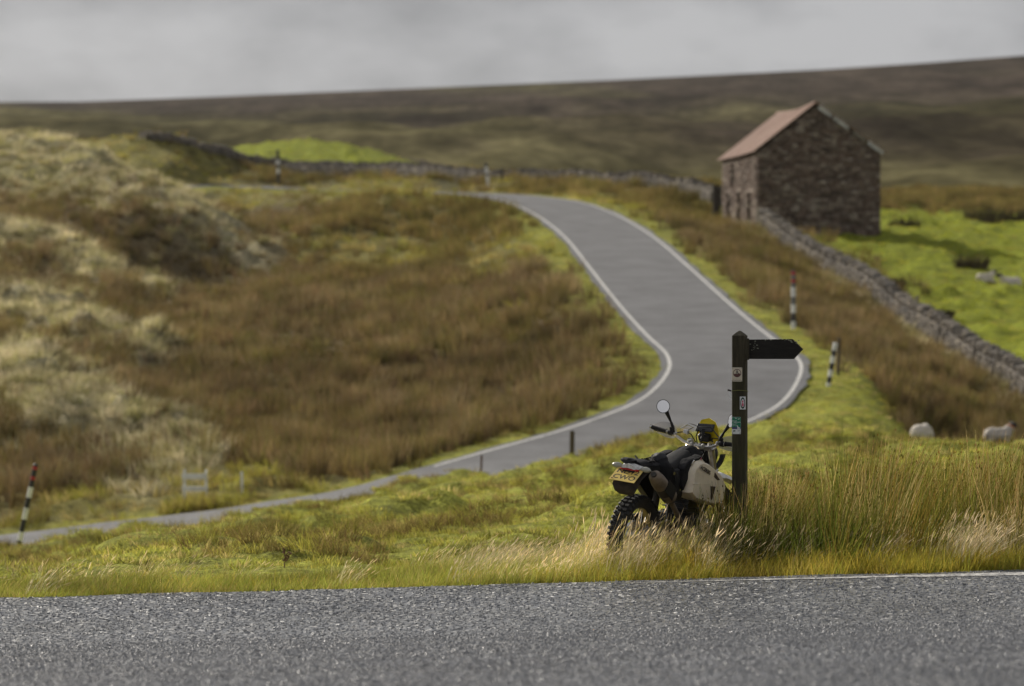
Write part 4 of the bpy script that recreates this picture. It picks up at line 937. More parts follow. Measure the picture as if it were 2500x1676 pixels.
# ------------------------------------------------------------------ sheep
WOOL = mat('sheep_wool', (.68, .62, .54), .95, var=.3, vscale=14, bump=.9, bscale=30); FACE = mat('dark_sheep_face', (.035, .03, .028), .8); MARK = mat('orange_sheep_mark', (.62, .20, .05), .9)
def meta_mesh(name, balls, mats, pick, bumpy=0.0):
    """one continuous skin over (centre, radius or three half axes) lumps"""
    mbd = bpy.data.metaballs.new('lumps'); mbd.resolution = mbd.render_resolution = .035; mbd.threshold = .6
    o = bpy.data.objects.new('lumps', mbd); COL.objects.link(o)
    for c, r_ in balls:
        e = mbd.elements.new(); e.co = c; e.stiffness = 2
        if hasattr(r_, '__len__'):
            k = max(r_); e.type = 'ELLIPSOID'; e.radius = k / .575; e.size_x, e.size_y, e.size_z = [a / k for a in r_]
        else: e.radius = r_ / .575
    dg = bpy.context.evaluated_depsgraph_get(); dg.update(); out = bpy.data.meshes.new_from_object(o.evaluated_get(dg)); out.name = name
    bpy.data.objects.remove(o); out.materials.clear()
    for m in mats: out.materials.append(m)
    if bumpy:
        nr = [v.normal.copy() for v in out.vertices]
        for v, n in zip(out.vertices, nr):
            if pick(v.co) == 0: v.co += n * bumpy * (float(vnoise(v.co.x * 11 + 5, v.co.z * 11 + v.co.y * 7, 3)) - .3)
    for p in out.polygons: p.material_index = pick(p.center); p.use_smooth = True
    return out
def sheep(label, pos, rz, pose, scale=1.0):
    # +x is forward
    up_ = pose in ('stand', 'graze'); hz = .60 if up_ else .30; K = .82
    b = [((.0, 0, hz), (.44 * K, .25 * K, .26 * K)), ((.27, 0, hz + .01), (.22 * K, .22 * K, .25 * K)), ((-.30, 0, hz + .0), (.22 * K, .23 * K, .25 * K))]
    if pose == 'graze': nk, hd, mz = (.50, 0, hz - .06), (.64, 0, hz - .24), (.70, 0, hz - .40)
    else: nk, hd, mz = (.44, 0, hz + .19), (.54, 0, hz + .34), (.68, 0, hz + .29)
    b += [(nk, .13), ((Vector(nk) + Vector(hd)) / 2, .10), (hd, .092), ((Vector(hd) + Vector(mz)) / 2, .072), (mz, .055)]
    for s in (-1, 1): b += [((hd[0] - .04, s * .10, hd[2] + .03), .034), ((hd[0] - .05, s * .15, hd[2] + .02), .028)]
    if up_:
        for x in (.27, -.33):
            for s in (-1, 1): b += [((x, s * .12, z), r_) for z, r_ in ((.38, .075), (.30, .055), (.23, .042), (.17, .036), (.11, .034), (.05, .036))]
    else:
        for x in (.34, -.26):
            for s in (-1, 1): b += [((x, s * .20, .10), .075), ((x + .10, s * .22, .06), .05), ((x + .18, s * .22, .05), .042)]
        b.append(((0, 0, .14), (.46 * K, .28 * K, .16 * K)))
    hv, nv = Vector(hd), Vector(nk)
    def pick(c):
        c = Vector(c)
        if (c - hv).length < .135 or (c - Vector(mz)).length < .12 or (c[0] > hd[0] - .09 and abs(c[1]) > .08 and c[2] > hd[2] - .05): return 1
        if up_ and c[2] < .27: return 1
        if pose == 'stand' and (c - (nv + hv) / 2).length < .135: return 2
        return 0
    o = ob('sheep', meta_mesh('sheep', b, [WOOL, FACE, MARK], pick, .05), None, (pos[0], pos[1], gz(pos[0], pos[1]) - .02), (0, 0, rz)); o.scale = (scale,) * 3
    return tag(o, label, 'sheep', 'sheep grazing and resting on the moor')
p = on_ground(2405, 690, 150); sheep('sheep lying in the bright pasture and facing away to the right', p, R(15), 'lie', .72)
p = on_ground(2468, 704, 148); sheep('sheep lying in the bright pasture and facing left', p, R(190), 'lie', .85)
p = on_ground(2250, 1120, 86); sheep('white sheep with its head down behind the tall rushes', p, R(62), 'graze', .82)
p = on_ground(2436, 1104, 90); sheep('dark faced sheep with an orange neck mark standing above the rushes', p, R(18), 'stand', .76)

# gravel scraped up on the verge, loose stones along the road edge
GRAV = mat('dark_gravel', (.11, .105, .10), .9, var=.5, vscale=30)
mb = MB(); rg = random.Random(12)
for _ in range(420):
    px = rg.choice((rg.gauss(770, 45), rg.gauss(940, 14), rg.uniform(560, 1000))); Y = 30.9 + rg.gauss(0, .12) - (px - 700) * .0006; X = (px - 1250) / F * Y; r_ = rg.uniform(.008, .022)
    mb.box((X, Y, gz(X, Y) + r_ * .3), (r_ * 2, r_ * 2, r_ * 1.5), Euler([rg.uniform(0, 3) for _ in range(3)]).to_matrix(), jit=r_ * .3)
tag(mb.link('gravel', GRAV), 'dark loose gravel scraped onto the short grass of the verge', 'gravel', kind='stuff')

# ------------------------------------------------------------------ lettering
def text_mesh(s, size, m, extrude=.0006, bold=0.0, align='CENTER'):
    c = bpy.data.curves.new('lettering', 'FONT'); c.body = s; c.size = size; c.extrude = extrude; c.offset = bold; c.align_x = align; c.align_y = 'CENTER'; c.resolution_u = 3
    o = bpy.data.objects.new('lettering', c); COL.objects.link(o); dg = bpy.context.evaluated_depsgraph_get(); dg.update()
    me = bpy.data.meshes.new_from_object(o.evaluated_get(dg)); bpy.data.objects.remove(o); me.name = 'lettering'; me.materials.clear(); me.materials.append(m); return me
def text_on(parent, s, size, m, M_c, name='lettering', bold=0.0, sx=1.0):
    o = ob(name, text_mesh(s, size, m, .0006, bold), parent); o.matrix_basis = M_c @ Matrix.Diagonal((sx, 1, 1, 1)); return o

# ------------------------------------------------------------------ fingerpost
MOSSY = bpy.data.materials.new('mossy_post_wood'); MOSSY.use_nodes = True
def _mossy():
    t = MOSSY.node_tree; b = t.nodes['Principled BSDF']; b.inputs['Roughness'].default_value = .9
    c = t.nodes.new('ShaderNodeTexCoord'); mp_ = t.nodes.new('ShaderNodeMapping'); mp_.inputs['Scale'].default_value = (14, 14, 1.2); t.links.new(c.outputs['Object'], mp_.inputs[0])
    n = t.nodes.new('ShaderNodeTexNoise'); n.inputs['Scale'].default_value = 3; n.inputs['Detail'].default_value = 8; n.inputs['Roughness'].default_value = .7; t.links.new(mp_.outputs[0], n.inputs['Vector'])
    r = t.nodes.new('ShaderNodeValToRGB'); r.color_ramp.elements.new(.5)
    for e, (p_, cc) in zip(r.color_ramp.elements, ((.28, (.018, .013, .009)), (.5, (.038, .032, .016)), (.75, (.09, .075, .05)))): e.position = p_; e.color = (*cc, 1)
    t.links.new(n.outputs[0], r.inputs[0])
    n2 = t.nodes.new('ShaderNodeTexNoise'); n2.inputs['Scale'].default_value = 4; n2.inputs['Detail'].default_value = 6; t.links.new(c.outputs['Object'], n2.inputs['Vector'])
    r2 = t.nodes.new('ShaderNodeMapRange'); r2.inputs[1].default_value = .46; r2.inputs[2].default_value = .74; t.links.new(n2.outputs[0], r2.inputs[0])
    mx_ = t.nodes.new('ShaderNodeMix'); mx_.data_type = 'RGBA'; t.links.new(r2.outputs[0], mx_.inputs[0]); t.links.new(r.outputs[0], mx_.inputs[6]); mx_.inputs[7].default_value = (.042, .046, .011, 1)
    t.links.new(mx_.outputs[2], b.inputs['Base Color'])
    bp = t.nodes.new('ShaderNodeBump'); bp.inputs['Strength'].default_value = .5; bp.inputs['Distance'].default_value = .008; t.links.new(n.outputs[0], bp.inputs['Height']); t.links.new(bp.outputs[0], b.inputs['Normal'])
_mossy()
ARM_M = mat('near_black_arm_wood', (.016, .014, .011), .85, var=.7, vscale=9, aniso=(1, 4, 6), bump=.6, bscale=60, col2=(.006, .005, .004))  # near-black wood colour over the whole arm
LICHEN = mat('pale_lichen', (.30, .31, .24), .95, var=.5, vscale=60)
PY_ = 30.85; PS = PY_ / F
pp = P(1806, 1400, PY_); pz = gz(pp.x, pp.y); A17 = R(-15)
sp = thing('signpost', 'mossy wooden fingerpost with one blank arm and three small plates beside the motorcycle', 'signpost', (pp.x, pp.y, pz), A17)
zt = P(0, 808, PY_).z - pz; zs = P(0, 820, PY_).z - pz; hw = .0545
mb = MB()
prof = [(-.5, 1), (.2, 1), (.6, 1.0), (1.2, .995), (zs - .004, .985), (zs, .97), (zt - .012, .42), (zt, .12)]
mb.loft([[Vector((sx * hw * k, sy * hw * k, z)) for sx, sy in ((-1, -.9), (-.9, -1), (.9, -1), (1, -.9), (1, .9), (.9, 1), (-.9, 1), (-1, .9))] for z, k in prof])
mb.link('post', MOSSY, sp)
zq = lambda py: P(0, py, PY_).z - pz
za, zb_ = zq(877), zq(829); L_ = .46
mb = MB(); out = [(-.04, za), (L_ - .075, za), (L_, (za + zb_) / 2), (L_ - .085, zb_ + .002), (-.04, zb_ - .003)]
mb.prism([(x + hw, z) for x, z in out], lambda p, k: (p[0], -.012 - .034 * (1 - k) + .034, p[1])); arm = mb.link('finger_board', ARM_M, sp)
mb = MB(); rg = random.Random(5)
for _ in range(46):
    f = rg.random()
    if f < .45: x = rg.uniform(.1, L_ - .09); z = zb_ - abs(rg.gauss(0, .005)); 
    elif f < .8: x = L_ - .02 - rg.random() * .09; z = zb_ - .01 - rg.random() * .06 * (1 - (L_ - x) / .12)
    else: x = rg.uniform(.02, .1); z = rg.uniform(za + .03, zb_ - .01)
    s_ = rg.uniform(.002, .006); mb.box((x + hw, -.0135, z), (s_ * 2.2, .003, s_), jit=.001)
mb.link('lichen', LICHEN, arm)['kind'] = 'stuff'
MB().box((hw + .012, -.03, (za + zb_) / 2), (.03, .03, zb_ - za + .012), jit=.001).link('batten', MOSSY, sp)
def plate(name, x0, x1, z0, z1, m, face='front'):
    if face == 'front': return MB().rbox(((x0 + x1) / 2, -hw - .0025, (z0 + z1) / 2), (x1 - x0, .003, z1 - z0), b=.001).link(name, m, sp)
CREAM = mat('cream_plate', (.62, .56, .44), .5, var=.12, vscale=30); BROWNI = mat('brown_plate_ink', (.10, .035, .03), .5); INK = mat('dark_plate_ink', (.03, .02, .018), .5)
GREENI = mat('green_plate_ink', (.01, .19, .10), .5); WHITEI = mat('white_plate_ink', (.72, .74, .74), .5); PURP = mat('violet_plate_ink', (.06, .05, .17), .5); PINK = mat('pink_plate_ink', (.62, .10, .18), .5); DGREEN = mat('dark_green_ink', (.02, .05, .035), .5); GREYI = mat('grey_plate_ink', (.25, .27, .27), .5)
FRM = lambda x, y, z: Matrix.Translation((x, y, z)) @ Matrix.Rotation(R(90), 4, 'X')
x0 = -hw + .001; sxp = PS / math.cos(A17)      # plate widths measured on the photograph
def disc(mb, cx, cz, r, y, n=24, a0=0, a1=6.2832, rx=1.0, th=.0008):
    pts = [(cx + r * rx * math.cos(a0 + (a1 - a0) * i / n), cz + r * math.sin(a0 + (a1 - a0) * i / n)) for i in range(n + (0 if a1 - a0 > 6.28 else 1))]
    mb.prism(pts, lambda p, k: (p[0], y - th * k, p[1])); return mb
def ringm(mb, cx, cz, r0, r1, y, n=28, rx=1.0, th=.0008):
    vs = []; fs = []
    for k in (0, 1):
        for r in (r0, r1):
            for i in range(n): a = 6.2832 * i / n; vs.append((cx + r * rx * math.cos(a), y - th * k, cz + r * math.sin(a)))
    for i in range(n):
        j = (i + 1) % n; fs += [(2 * n + i, 2 * n + j, 3 * n + j, 3 * n + i), (n + i, n + j, 3 * n + j, 3 * n + i), (i, j, 2 * n + j, 2 * n + i)]
    mb.add(vs, fs); return mb
YF = -hw - .0041
# access land plate
pa0, pa1, pzt, pzb = x0 + .002, x0 + .002 + 24.5 * sxp, zq(897.5), zq(932)
p1 = plate('access_plate', pa0, pa1, pzb, pzt, CREAM); p1['label'] = 'cream plate with a walking figure over a brown hill'
cx, cz, rr = (pa0 + pa1) / 2, pzt - .046, .033
ringm(MB(), cx, cz, rr - .0045, rr, YF).link('ring', BROWNI, p1)
mb = MB(); pts = [(cx + (rr - .004) * math.cos(a), cz + (rr - .004) * math.sin(a)) for a in np.linspace(R(195), R(345), 16)] + [(cx + .022, cz - .003), (cx + .012, cz + .001), (cx, cz - .008), (cx - .014, cz - .004)]
mb.prism(pts, lambda p, k: (p[0], YF + .0002 - .0006 * k, p[1])); mb.link('hill_symbol', BROWNI, p1)
mb = MB(); disc(mb, cx, cz + .022, .0042, YF, 10)
for poly in ([(-.005, .016), (.005, .016), (.004, .003), (-.004, .003)], [(-.004, .004), (0, .004), (-.004, -.010), (-.008, -.009)], [(0, .004), (.004, .004), (.008, -.008), (.004, -.009)], [(-.005, .016), (-.003, .014), (-.008, .003), (-.010, .004)], [(.005, .016), (.003, .014), (.008, .003), (.010, .004)]):
    mb.prism([(cx + a, cz + b) for a, b in poly], lambda p, k: (p[0], YF - .0007 * k, p[1]))
mb.link('walker_symbol', INK, p1)
text_on(p1, 'Access Land', .0125, INK, FRM(cx, YF, pzb + .011))
for a, b in ((pa0 + .005, pzt - .005), (pa1 - .005, pzt - .005), (pa0 + .005, pzb + .005), (pa1 - .005, pzb + .005)): disc(MB(), a, b, .003, YF, 8, th=.002).link('screw', INK, p1)
# oval trail badge at the right edge of the front face
q0, q1, qzt, qzb = hw - 14.0 * sxp + .006, hw + .006, zq(968.5), zq(1000)
p2 = plate('trail_badge', q0, q1, qzb, qzt, WHITEI); p2['label'] = 'white plate with a dark green oval ring and a pink figure'
cx, cz = (q0 + q1) / 2, (qzt + qzb) / 2
ringm(MB(), cx, cz, .032, .046, YF, rx=.42).link('ring', DGREEN, p2)
mb = MB(); disc(mb, cx, cz + .012, .010, YF, 12, rx=.6); disc(mb, cx, cz - .013, .015, YF, 14, rx=.55); mb.link('figure_symbol', PINK, p2)
# green notice
g0_, g1_, gzt, gzb = x0 + .001, x0 + .001 + 21.5 * sxp, zq(1018.5), zq(1060)
p3 = plate('bird_notice', g0_, g1_, gzb, gzt, WHITEI); p3['label'] = 'green notice about ground nesting birds with white birds'
cx = (g0_ + g1_) / 2; wd = g1_ - g0_ - .001
MB().box((cx, YF, gzt - .041), (wd, .0008, .080)).link('green_field', GREENI, p3); MB().box((cx, YF, gzb + .048), (wd, .0008, .016)).link('violet_band', PURP, p3)
Y2 = YF - .0008
for s, dz in (('Ground', .031), ('nesting birds', .041)): text_on(p3, s, .0112, WHITEI, FRM(g0_ + .004, Y2, gzt - dz) @ Matrix.Translation((.5 * .0112 * .52 * len(s), 0, 0)), bold=.0002)
for s, dz in (('Please keep', .053), ('dogs on a', .061), ('short lead', .069)): text_on(p3, s, .0078, WHITEI, FRM(g0_ + .004, Y2, gzt - dz) @ Matrix.Translation((.5 * .0078 * .5 * len(s), 0, 0)))
def bird(cx, cz, s, fl=1):
    mb = MB(); pl = [(-1, .35), (-.35, .05), (.1, -.3), (.75, -.15), (1.05, .0), (.6, .1), (.35, .2), (.7, .9), (.05, .25), (-.3, .4), (-.9, .95), (-.55, .3)]
    mb.prism([(cx + fl * a * s, cz + b * s) for a, b in pl], lambda p, k: (p[0], Y2 - .0006 * k, p[1])); mb.link('bird_symbol', WHITEI, p3)
bird(cx - .004, gzt - .011, .010); bird(cx + .021, gzt - .017, .010, -1)
mb = MB(); mb.prism([(cx + .008 + a, gzb + .042 + b) for a, b in ((0, 0), (.026, .002), (.018, .012), (.010, .014), (.004, .026), (-.002, .028), (-.004, .022), (.001, .018))], lambda p, k: (p[0], Y2 - .0006 * k, p[1])); mb.link('bird_symbol', WHITEI, p3)
mb = MB(); mb.prism([(g0_ + .008 + a, gzb + .02 + b) for a, b in ((0, 0), (.02, .001), (.022, .009), (.008, .011), (.002, .007))], lambda p, k: (p[0], YF - .0007 * k, p[1])); mb.link('logo', DGREEN, p3)
MB().box((g1_ - .016, YF, gzb + .026), (.02, .0007, .005)).link('logo', GREYI, p3)
for a in (g0_ + .006, g1_ - .006): disc(MB(), a, gzb + .008, .0035, YF, 8, th=.002).link('screw', INK, p3)
# loop of string with a scrap of plastic
mb = MB(); zc = zq(955)
mb.tube([Vector((hw * 1.04 * sx, hw * 1.04 * sy, zc + dz)) for sx, sy, dz in ((-1, -1, 0), (0, -1.02, .006), (1, -1, .004), (1.02, 0, 0), (1, 1, -.004), (0, 1.02, 0), (-1, 1, 0), (-1.02, 0, .002), (-1, -1, 0))], .003, 5)
stg = mb.link('string_loop', mat('greenish_string', (.16, .17, .05), .9), sp)
mb = MB(); mb.tube([(-hw, -hw, zc), (-hw - .02, -hw, zc + .004), (-hw - .033, -hw, zc + .010)], [.004, .010, .006], 6); mb.link('knot', INK, stg)
mb = MB(); mb.loft([[Vector((-hw - .012 + a * w_ + o_, -hw - .002 + b * .004, zc - d)) for a, b in ((-1, -1), (1, -1), (1, 1), (-1, 1))] for d, w_, o_ in ((.0, .006, -.008), (.02, .011, -.002), (.045, .008, .004), (.06, .003, -.004))]); mb.link('plastic_scrap', mat('white_plastic_scrap', (.8, .8, .78), .4), stg)

# ------------------------------------------------------------------ motorcycle: x forward, y to its own left, z up
YAW, LEAN = R(60), R(8)          # heads away from the camera and to the right, leans onto the post
OX, OY = .924, 30.58
OZ = P(0, 1308, OY).z - .33 * math.cos(LEAN)
bike = thing('motorcycle', 'muddy off-road motorcycle with a big cream tank leaning on the fingerpost', 'motorcycle', (OX, OY, OZ), 0)
bike.rotation_mode = 'XYZ'; BM = Matrix.Translation((OX, OY, OZ)) @ Matrix.Rotation(YAW, 4, 'Z') @ Matrix.Rotation(LEAN, 4, 'X')
bike.matrix_world = BM; bike.rotation_euler = BM.to_euler(); bike.location = BM.to_translation()
RUB = mat('tyre_rubber', (.022, .021, .020), .75, var=.35, vscale=30); BLK = mat('black_plastic', (.012, .012, .013), .5, spec=.3, var=.3, vscale=20); BLKS = mat('satin_black_metal', (.018, .018, .019), .35)
ALU = mat('brushed_alloy', (.55, .54, .52), .35, 1.0, var=.25, vscale=20); CHR = mat('steel_bright', (.62, .61, .58), .18, 1.0); GOLDR = mat('yellowish_rim', (.42, .36, .14), .4, .6)
CRM = mat('cream_tank_plastic', (.88, .785, .62), .42, var=.16, vscale=7); CRM.node_tree.nodes['Principled BSDF'].inputs['Subsurface Weight'].default_value = .12; CRM.node_tree.nodes['Principled BSDF'].inputs['Subsurface Radius'].default_value = (.03, .02, .01)
SEATM = mat('black_seat_cover', (.017, .017, .018), .7, spec=.25, var=.3, vscale=9, bump=.15); CLOTH = mat('black_nylon_bag', (.014, .014, .016), .8, spec=.2, var=.35, vscale=12, bump=.5, bscale=25); CLOTHG = mat('grey_black_nylon', (.026, .027, .032), .7, var=.3, vscale=10, bump=.5, bscale=25)
MUF = mat('dusty_muffler', (.22, .175, .13), .5, .3, var=.4, vscale=9); MUFB = mat('muffler_sleeve', (.05, .045, .04), .55, var=.4, vscale=12); MUD = mat('muddy_black_plastic', (.045, .035, .025), .8, var=.6, vscale=10)
YEL = mat('yellow_cowl', (.80, .62, .01), .35); WHT = mat('white_plastic', (.70, .70, .68), .4, var=.3, vscale=30, col2=(.42, .41, .38)); LENSR = mat('red_lens', (.45, .02, .015), .15); LENSC = mat('grey_indicator_lens', (.42, .42, .36), .25, var=.2, vscale=20)
PLATEY = mat('yellow_number_plate', (.78, .58, .15), .4, var=.12, vscale=15); PLTX = mat('plate_ink', (.03, .03, .035), .5); GLASSM = mat('mirror_glass', (.92, .92, .93), .03, 1.0); SCR = mat('phone_glass', (.012, .012, .014), .12); MAG = mat('magenta_trim', (.35, .02, .09), .4)
def clearm():
    m = bpy.data.materials.new('clear_guard'); m.use_nodes = True; t = m.node_tree; t.nodes.clear(); o = t.nodes.new('ShaderNodeOutputMaterial'); a = t.nodes.new('ShaderNodeBsdfTransparent'); a.inputs[0].default_value = (.93, .93, .95, 1); b = t.nodes.new('ShaderNodeBsdfPrincipled'); b.inputs['Base Color'].default_value = (.62, .62, .63, 1); b.inputs['Roughness'].default_value = .2
    x = t.nodes.new('ShaderNodeMixShader'); x.inputs[0].default_value = .45; t.links.new(a.outputs[0], x.inputs[1]); t.links.new(b.outputs[0], x.inputs[2]); t.links.new(x.outputs[0], o.inputs[0]); return m
CLEAR = clearm()
V = Vector
def bp_(name, mb, m, parent=None, smooth=True): return mb.link(name, m, parent or bike, smooth)

def wheel(name, cx, r, tw, rimr, lab):
    tr = r - .012; c = V((cx, 0, r)); hub = MB().lathe([(.02, -.075), (.045, -.07), (.045, -.03), (.028, -.02), (.028, .02), (.05, .03), (.05, .07), (.02, .08)], c, 20); h_ = bp_(name, hub, ALU)
    sec = [(tr - .075, -tw * .36), (tr - .05, -tw * .47), (tr - .018, -tw * .46), (tr - .004, -tw * .3), (tr, 0), (tr - .004, tw * .3), (tr - .018, tw * .46), (tr - .05, tw * .47), (tr - .075, tw * .36), (tr - .09, tw * .2), (tr - .09, -tw * .2)]
    mb = MB().lathe(sec, c, 56, closed=True)
    nk = 42
    for i in range(nk):
        for off, lst in ((0, ((-.17, .26, 0), (.17, .26, 0))), (.5, ((-.43, .17, .5), (.43, .17, -.5)))):
            a = 6.2832 * (i + off) / nk
            for (y, w_, tilt) in lst:
                M3 = Matrix.Rotation(-a, 3, 'Y') @ Matrix.Rotation(tilt, 3, 'X').to_3x3(); rad = tr + .005 - (.012 if tilt else 0)
                Rm = Matrix((( -math.sin(a), 0, math.cos(a)), (0, 1, 0), (math.cos(a), 0, math.sin(a)))).to_3x3()
                Rm = Matrix(((-math.sin(a), 0, math.cos(a)), (0, 1, 0), (math.cos(a), 0, math.sin(a))))
                mb.box(c + V((math.cos(a) * rad, y * tw, math.sin(a) * rad)), (.026, w_ * tw, .020), Rm @ Matrix.Rotation(tilt * .9, 3, 'X'), taper=.85)
    bp_('tyre', mb, RUB, h_, 35)
    bp_('rim', MB().lathe([(rimr + .012, -.035), (rimr - .006, -.03), (rimr - .012, 0), (rimr - .006, .03), (rimr + .012, .035), (rimr + .002, 0)], c, 48, closed=True), GOLDR, h_)
    mb = MB()
    for i in range(32):
        a = 6.2832 * i / 32; s = 1 if i % 2 else -1; a2 = a + (.35 if (i // 2) % 2 else -.35)
        mb.tube([c + V((math.cos(a2) * .047, s * .05, math.sin(a2) * .047)), c + V((math.cos(a) * (rimr - .005), s * .01, math.sin(a) * (rimr - .005)))], .0022, 4)
    bp_('spokes', mb, mat('dull_spoke_steel', (.40, .39, .37), .55, .8), h_); bp_('brake_disc', MB().lathe([(.06, -.082), (.12, -.082), (.12, -.078), (.06, -.078)], c, 32, closed=True), CHR, h_); return h_
wheel('rear_wheel', 0, .33, .135, .235, ''); wheel('front_wheel', 1.37, .35, .10, .27, '')
# frame, engine
bp_('frame', MB().tube([(1.0, 0, .98), (.75, 0, .93), (.45, .08, .82), (.38, .1, .5), (.42, .1, .3)], .022, 8).tube([(.45, -.08, .82), (.38, -.1, .5), (.42, -.1, .3)], .022, 8).tube([(1.03, 0, .88), (.98, .03, .6), (.88, .1, .3), (.42, .1, .28)], .02, 8).tube([(.98, -.03, .6), (.88, -.1, .3), (.42, -.1, .28)], .02, 8).tube([(.45, .09, .82), (.0, .09, .86), (-.18, .07, .88)], .014, 8).tube([(.45, -.09, .82), (.0, -.09, .86), (-.18, -.07, .88)], .014, 8).tube([(.4, -.1, .55), (.05, -.09, .84)], .014, 8), BLKS)
bp_('swingarm', MB().loft([[V((x, s * .1 + a * .015, z + b * h_)) for a, b in ((-1, -1), (1, -1), (1, 1), (-1, 1))] for s in (-1,) for x, z, h_ in ((.42, .43, .035), (.2, .40, .04), (-.05, .33, .025))]).loft([[V((x, .1 + a * .015, z + b * h_)) for a, b in ((-1, -1), (1, -1), (1, 1), (-1, 1))] for x, z, h_ in ((.42, .43, .035), (.2, .40, .04), (-.05, .33, .025))]), ALU, None, False)
bp_('shock', MB().tube([(.3, 0, .45), (.33, 0, .8)], .03, 10), MUFB)
eng = bp_('engine', MB().rbox((.62, 0, .38), (.42, .26, .24), b=.05).rbox((.78, 0, .58), (.2, .2, .2), Matrix.Rotation(R(12), 3, 'Y'), .02).lathe([(.0, -.16), (.08, -.16), (.095, -.14), (.095, -.1)], (.55, 0, .38), 20), BLKS, None, 30)
for k in range(5): bp_('cooling_fin', MB().box((.77 + .003 * k, 0, .50 + .035 * k), (.23, .235, .008)), BLKS, eng, False)
bp_('exhaust_pipe', MB().tube([(.88, -.03, .58), (.99, -.08, .50), (.95, -.14, .36), (.75, -.17, .33), (.5, -.17, .42), (.3, -.17, .58), (.2, -.175, .66)], .022, 10), MUF)
mf = bp_('muffler', MB().tube([(.26, -.17, .63), (.22, -.172, .655), (.16, -.174, .685), (.03, -.176, .765)], [.03, .056, .062, .06], 16), MUFB)
bp_('rear_cover', MB().tube([(.20, -.1745, .668), (.12, -.1755, .712)], [.0655, .0655], 16), MUF, mf); bp_('end_cap', MB().tube([(.03, -.176, .765), (-.03, -.177, .80), (-.10, -.178, .842), (-.115, -.178, .85)], [.063, .062, .05, .032], 16), MUF, mf)
bp_('tailpipe', MB().tube([(-.10, -.178, .842), (-.128, -.178, .858)], [.023, .022], 12), MUFB, mf)
bp_('heat_shield', MB().loft([[V((x + nx, -.235 - .006 * k, z + nz)) for k, nx, nz in ((0, -.028, -.045), (1, -.028, -.045), (1, .028, .045), (0, .028, .045))] for x, z in ((.02, .77), (.1, .725), (.16, .69))]), BLK, mf, False)
bp_('side_stand', MB().tube([(.45, .14, .3), (.42, .3, .05)], .012, 6), BLKS)
for s in (-1, 1): bp_('footpeg', MB().box((.42, s * .2, .32), (.05, .1, .02)), ALU, None, False)
# side panels, seat
for s in (-1, 1): bp_('side_panel', MB().pillow([(.50, .62), (.54, .88), (.30, .88), (.08, .86), (.12, .74), (.34, .60)], s * .07, s * .145), BLK)
def seat_sec(x, w_, zt_, zb_): return [V((x, y * w_, zb_ + (zt_ - zb_) * k)) for y, k in ((-1, 0), (-1.02, .5), (-.9, .85), (-.55, 1), (0, 1.04), (.55, 1), (.9, .85), (1.02, .5), (1, 0))]
bp_('seat', MB().loft([seat_sec(*a) for a in ((-.14, .07, .93, .88), (-.05, .10, .945, .87), (.15, .125, .935, .85), (.35, .12, .92, .84), (.50, .10, .945, .84), (.66, .085, 1.0, .88), (.70, .07, 1.0, .9))]), SEATM, None, 50)
mb = MB()
for k in range(6): mb.prism([(.42 + .012 * (k % 2) + a, .70 + .033 * k + b) for a, b in ((0, 0), (.014, .006), (.018, .022), (.004, .016))], lambda p, q_: (p[0], -.1475 - .002 * q_, p[1]))
bp_('yellow_stitch', mb, mat('yellow_print', (.5, .48, .1), .5), None, False)
# tank
TO = [(.64, .95), (.76, .925), (.87, .885), (1.03, .82), (1.13, .73), (1.115, .60), (.98, .565), (.83, .585), (.68, .615), (.57, .635), (.47, .69), (.49, .755), (.475, .85), (.50, .90), (.56, .94)]
tk = bp_('fuel_tank', MB().loft([[V((x, y * w_, z0 + (z1 - z0) * k)) for y, k in ((-1, 0), (-1, .55), (-.8, .85), (-.4, 1), (.4, 1), (.8, .85), (1, .55), (1, 0))] for x, w_, z0, z1 in ((.56, .10, .72, .93), (.66, .14, .7, .965), (.80, .15, .7, .965), (.90, .12, .72, .95), (.97, .06, .75, .92))]), CRM, None, 60)
for s in (-1, 1):
    bp_('tank_wing', MB().pillow(TO, s * .09, s * .222, ins=.88), CRM, tk, 35)
    ys_ = s * .2335
    bp_('wing_hole_shade', MB().pillow([(.79, .742), (.885, .735), (.85, .625), (.825, .65)], s * .22, ys_, ins=.93), mat('painted_hole_shade', (.05, .03, .02), .7), tk, False)  # raised dark panel, its colour painting the shade of an open triangular hole
    bp_('wing_hole_shade', MB().pillow([(.835, .815), (.85, .85), (.955, .785), (.905, .785)], s * .205, s * .232, ins=.93), mat('painted_hole_shade', (.05, .03, .02), .7), tk, False)  # same dark panel for the shade inside the open slot
    bp_('mould_line', MB().tube([(.50, s * .2195, .765), (.6, s * .2265, .768), (.75, s * .229, .757), (.9, s * .2265, .745), (1.08, s * .2185, .70)], .0035, 5), CRM, tk)
nrm = Matrix(((1, 0, 0, 0), (0, 0, -1, 0), (0, 1, 0, 0), (0, 0, 0, 1)))     # text faces -y
text_on(tk, 'ACERBIS', .044, INK, Matrix.Translation((.665, -.2345, .875)) @ nrm @ Matrix.Rotation(R(-17), 4, 'Z') @ Matrix.Rotation(R(-5), 4, 'X'), bold=.0012, sx=1.15)
bp_('filler_cap', MB().lathe([(.045, 0), (.05, .01), (.045, .035), (.02, .04)], (.70, 0, .965), 16, 'z'), BLK, tk)
# knee cover between seat and tank
for s in (-1, 1): bp_('tank_harness', MB().pillow([(.60, .965), (.70, .985), (.63, .93), (.52, .905), (.475, .85), (.47, .76), (.44, .70), (.40, .74), (.40, .88), (.48, .95)], s * .10, s * .172, ins=.93), CLOTH)
for s in (-1, 1): bp_('harness_buckle', MB().box((.53, s * .175, .935), (.05, .02, .012), Matrix.Rotation(R(-30), 3, 'Y')).box((.505, s * .18, .915), (.03, .016, .02)), CHR, None, False)
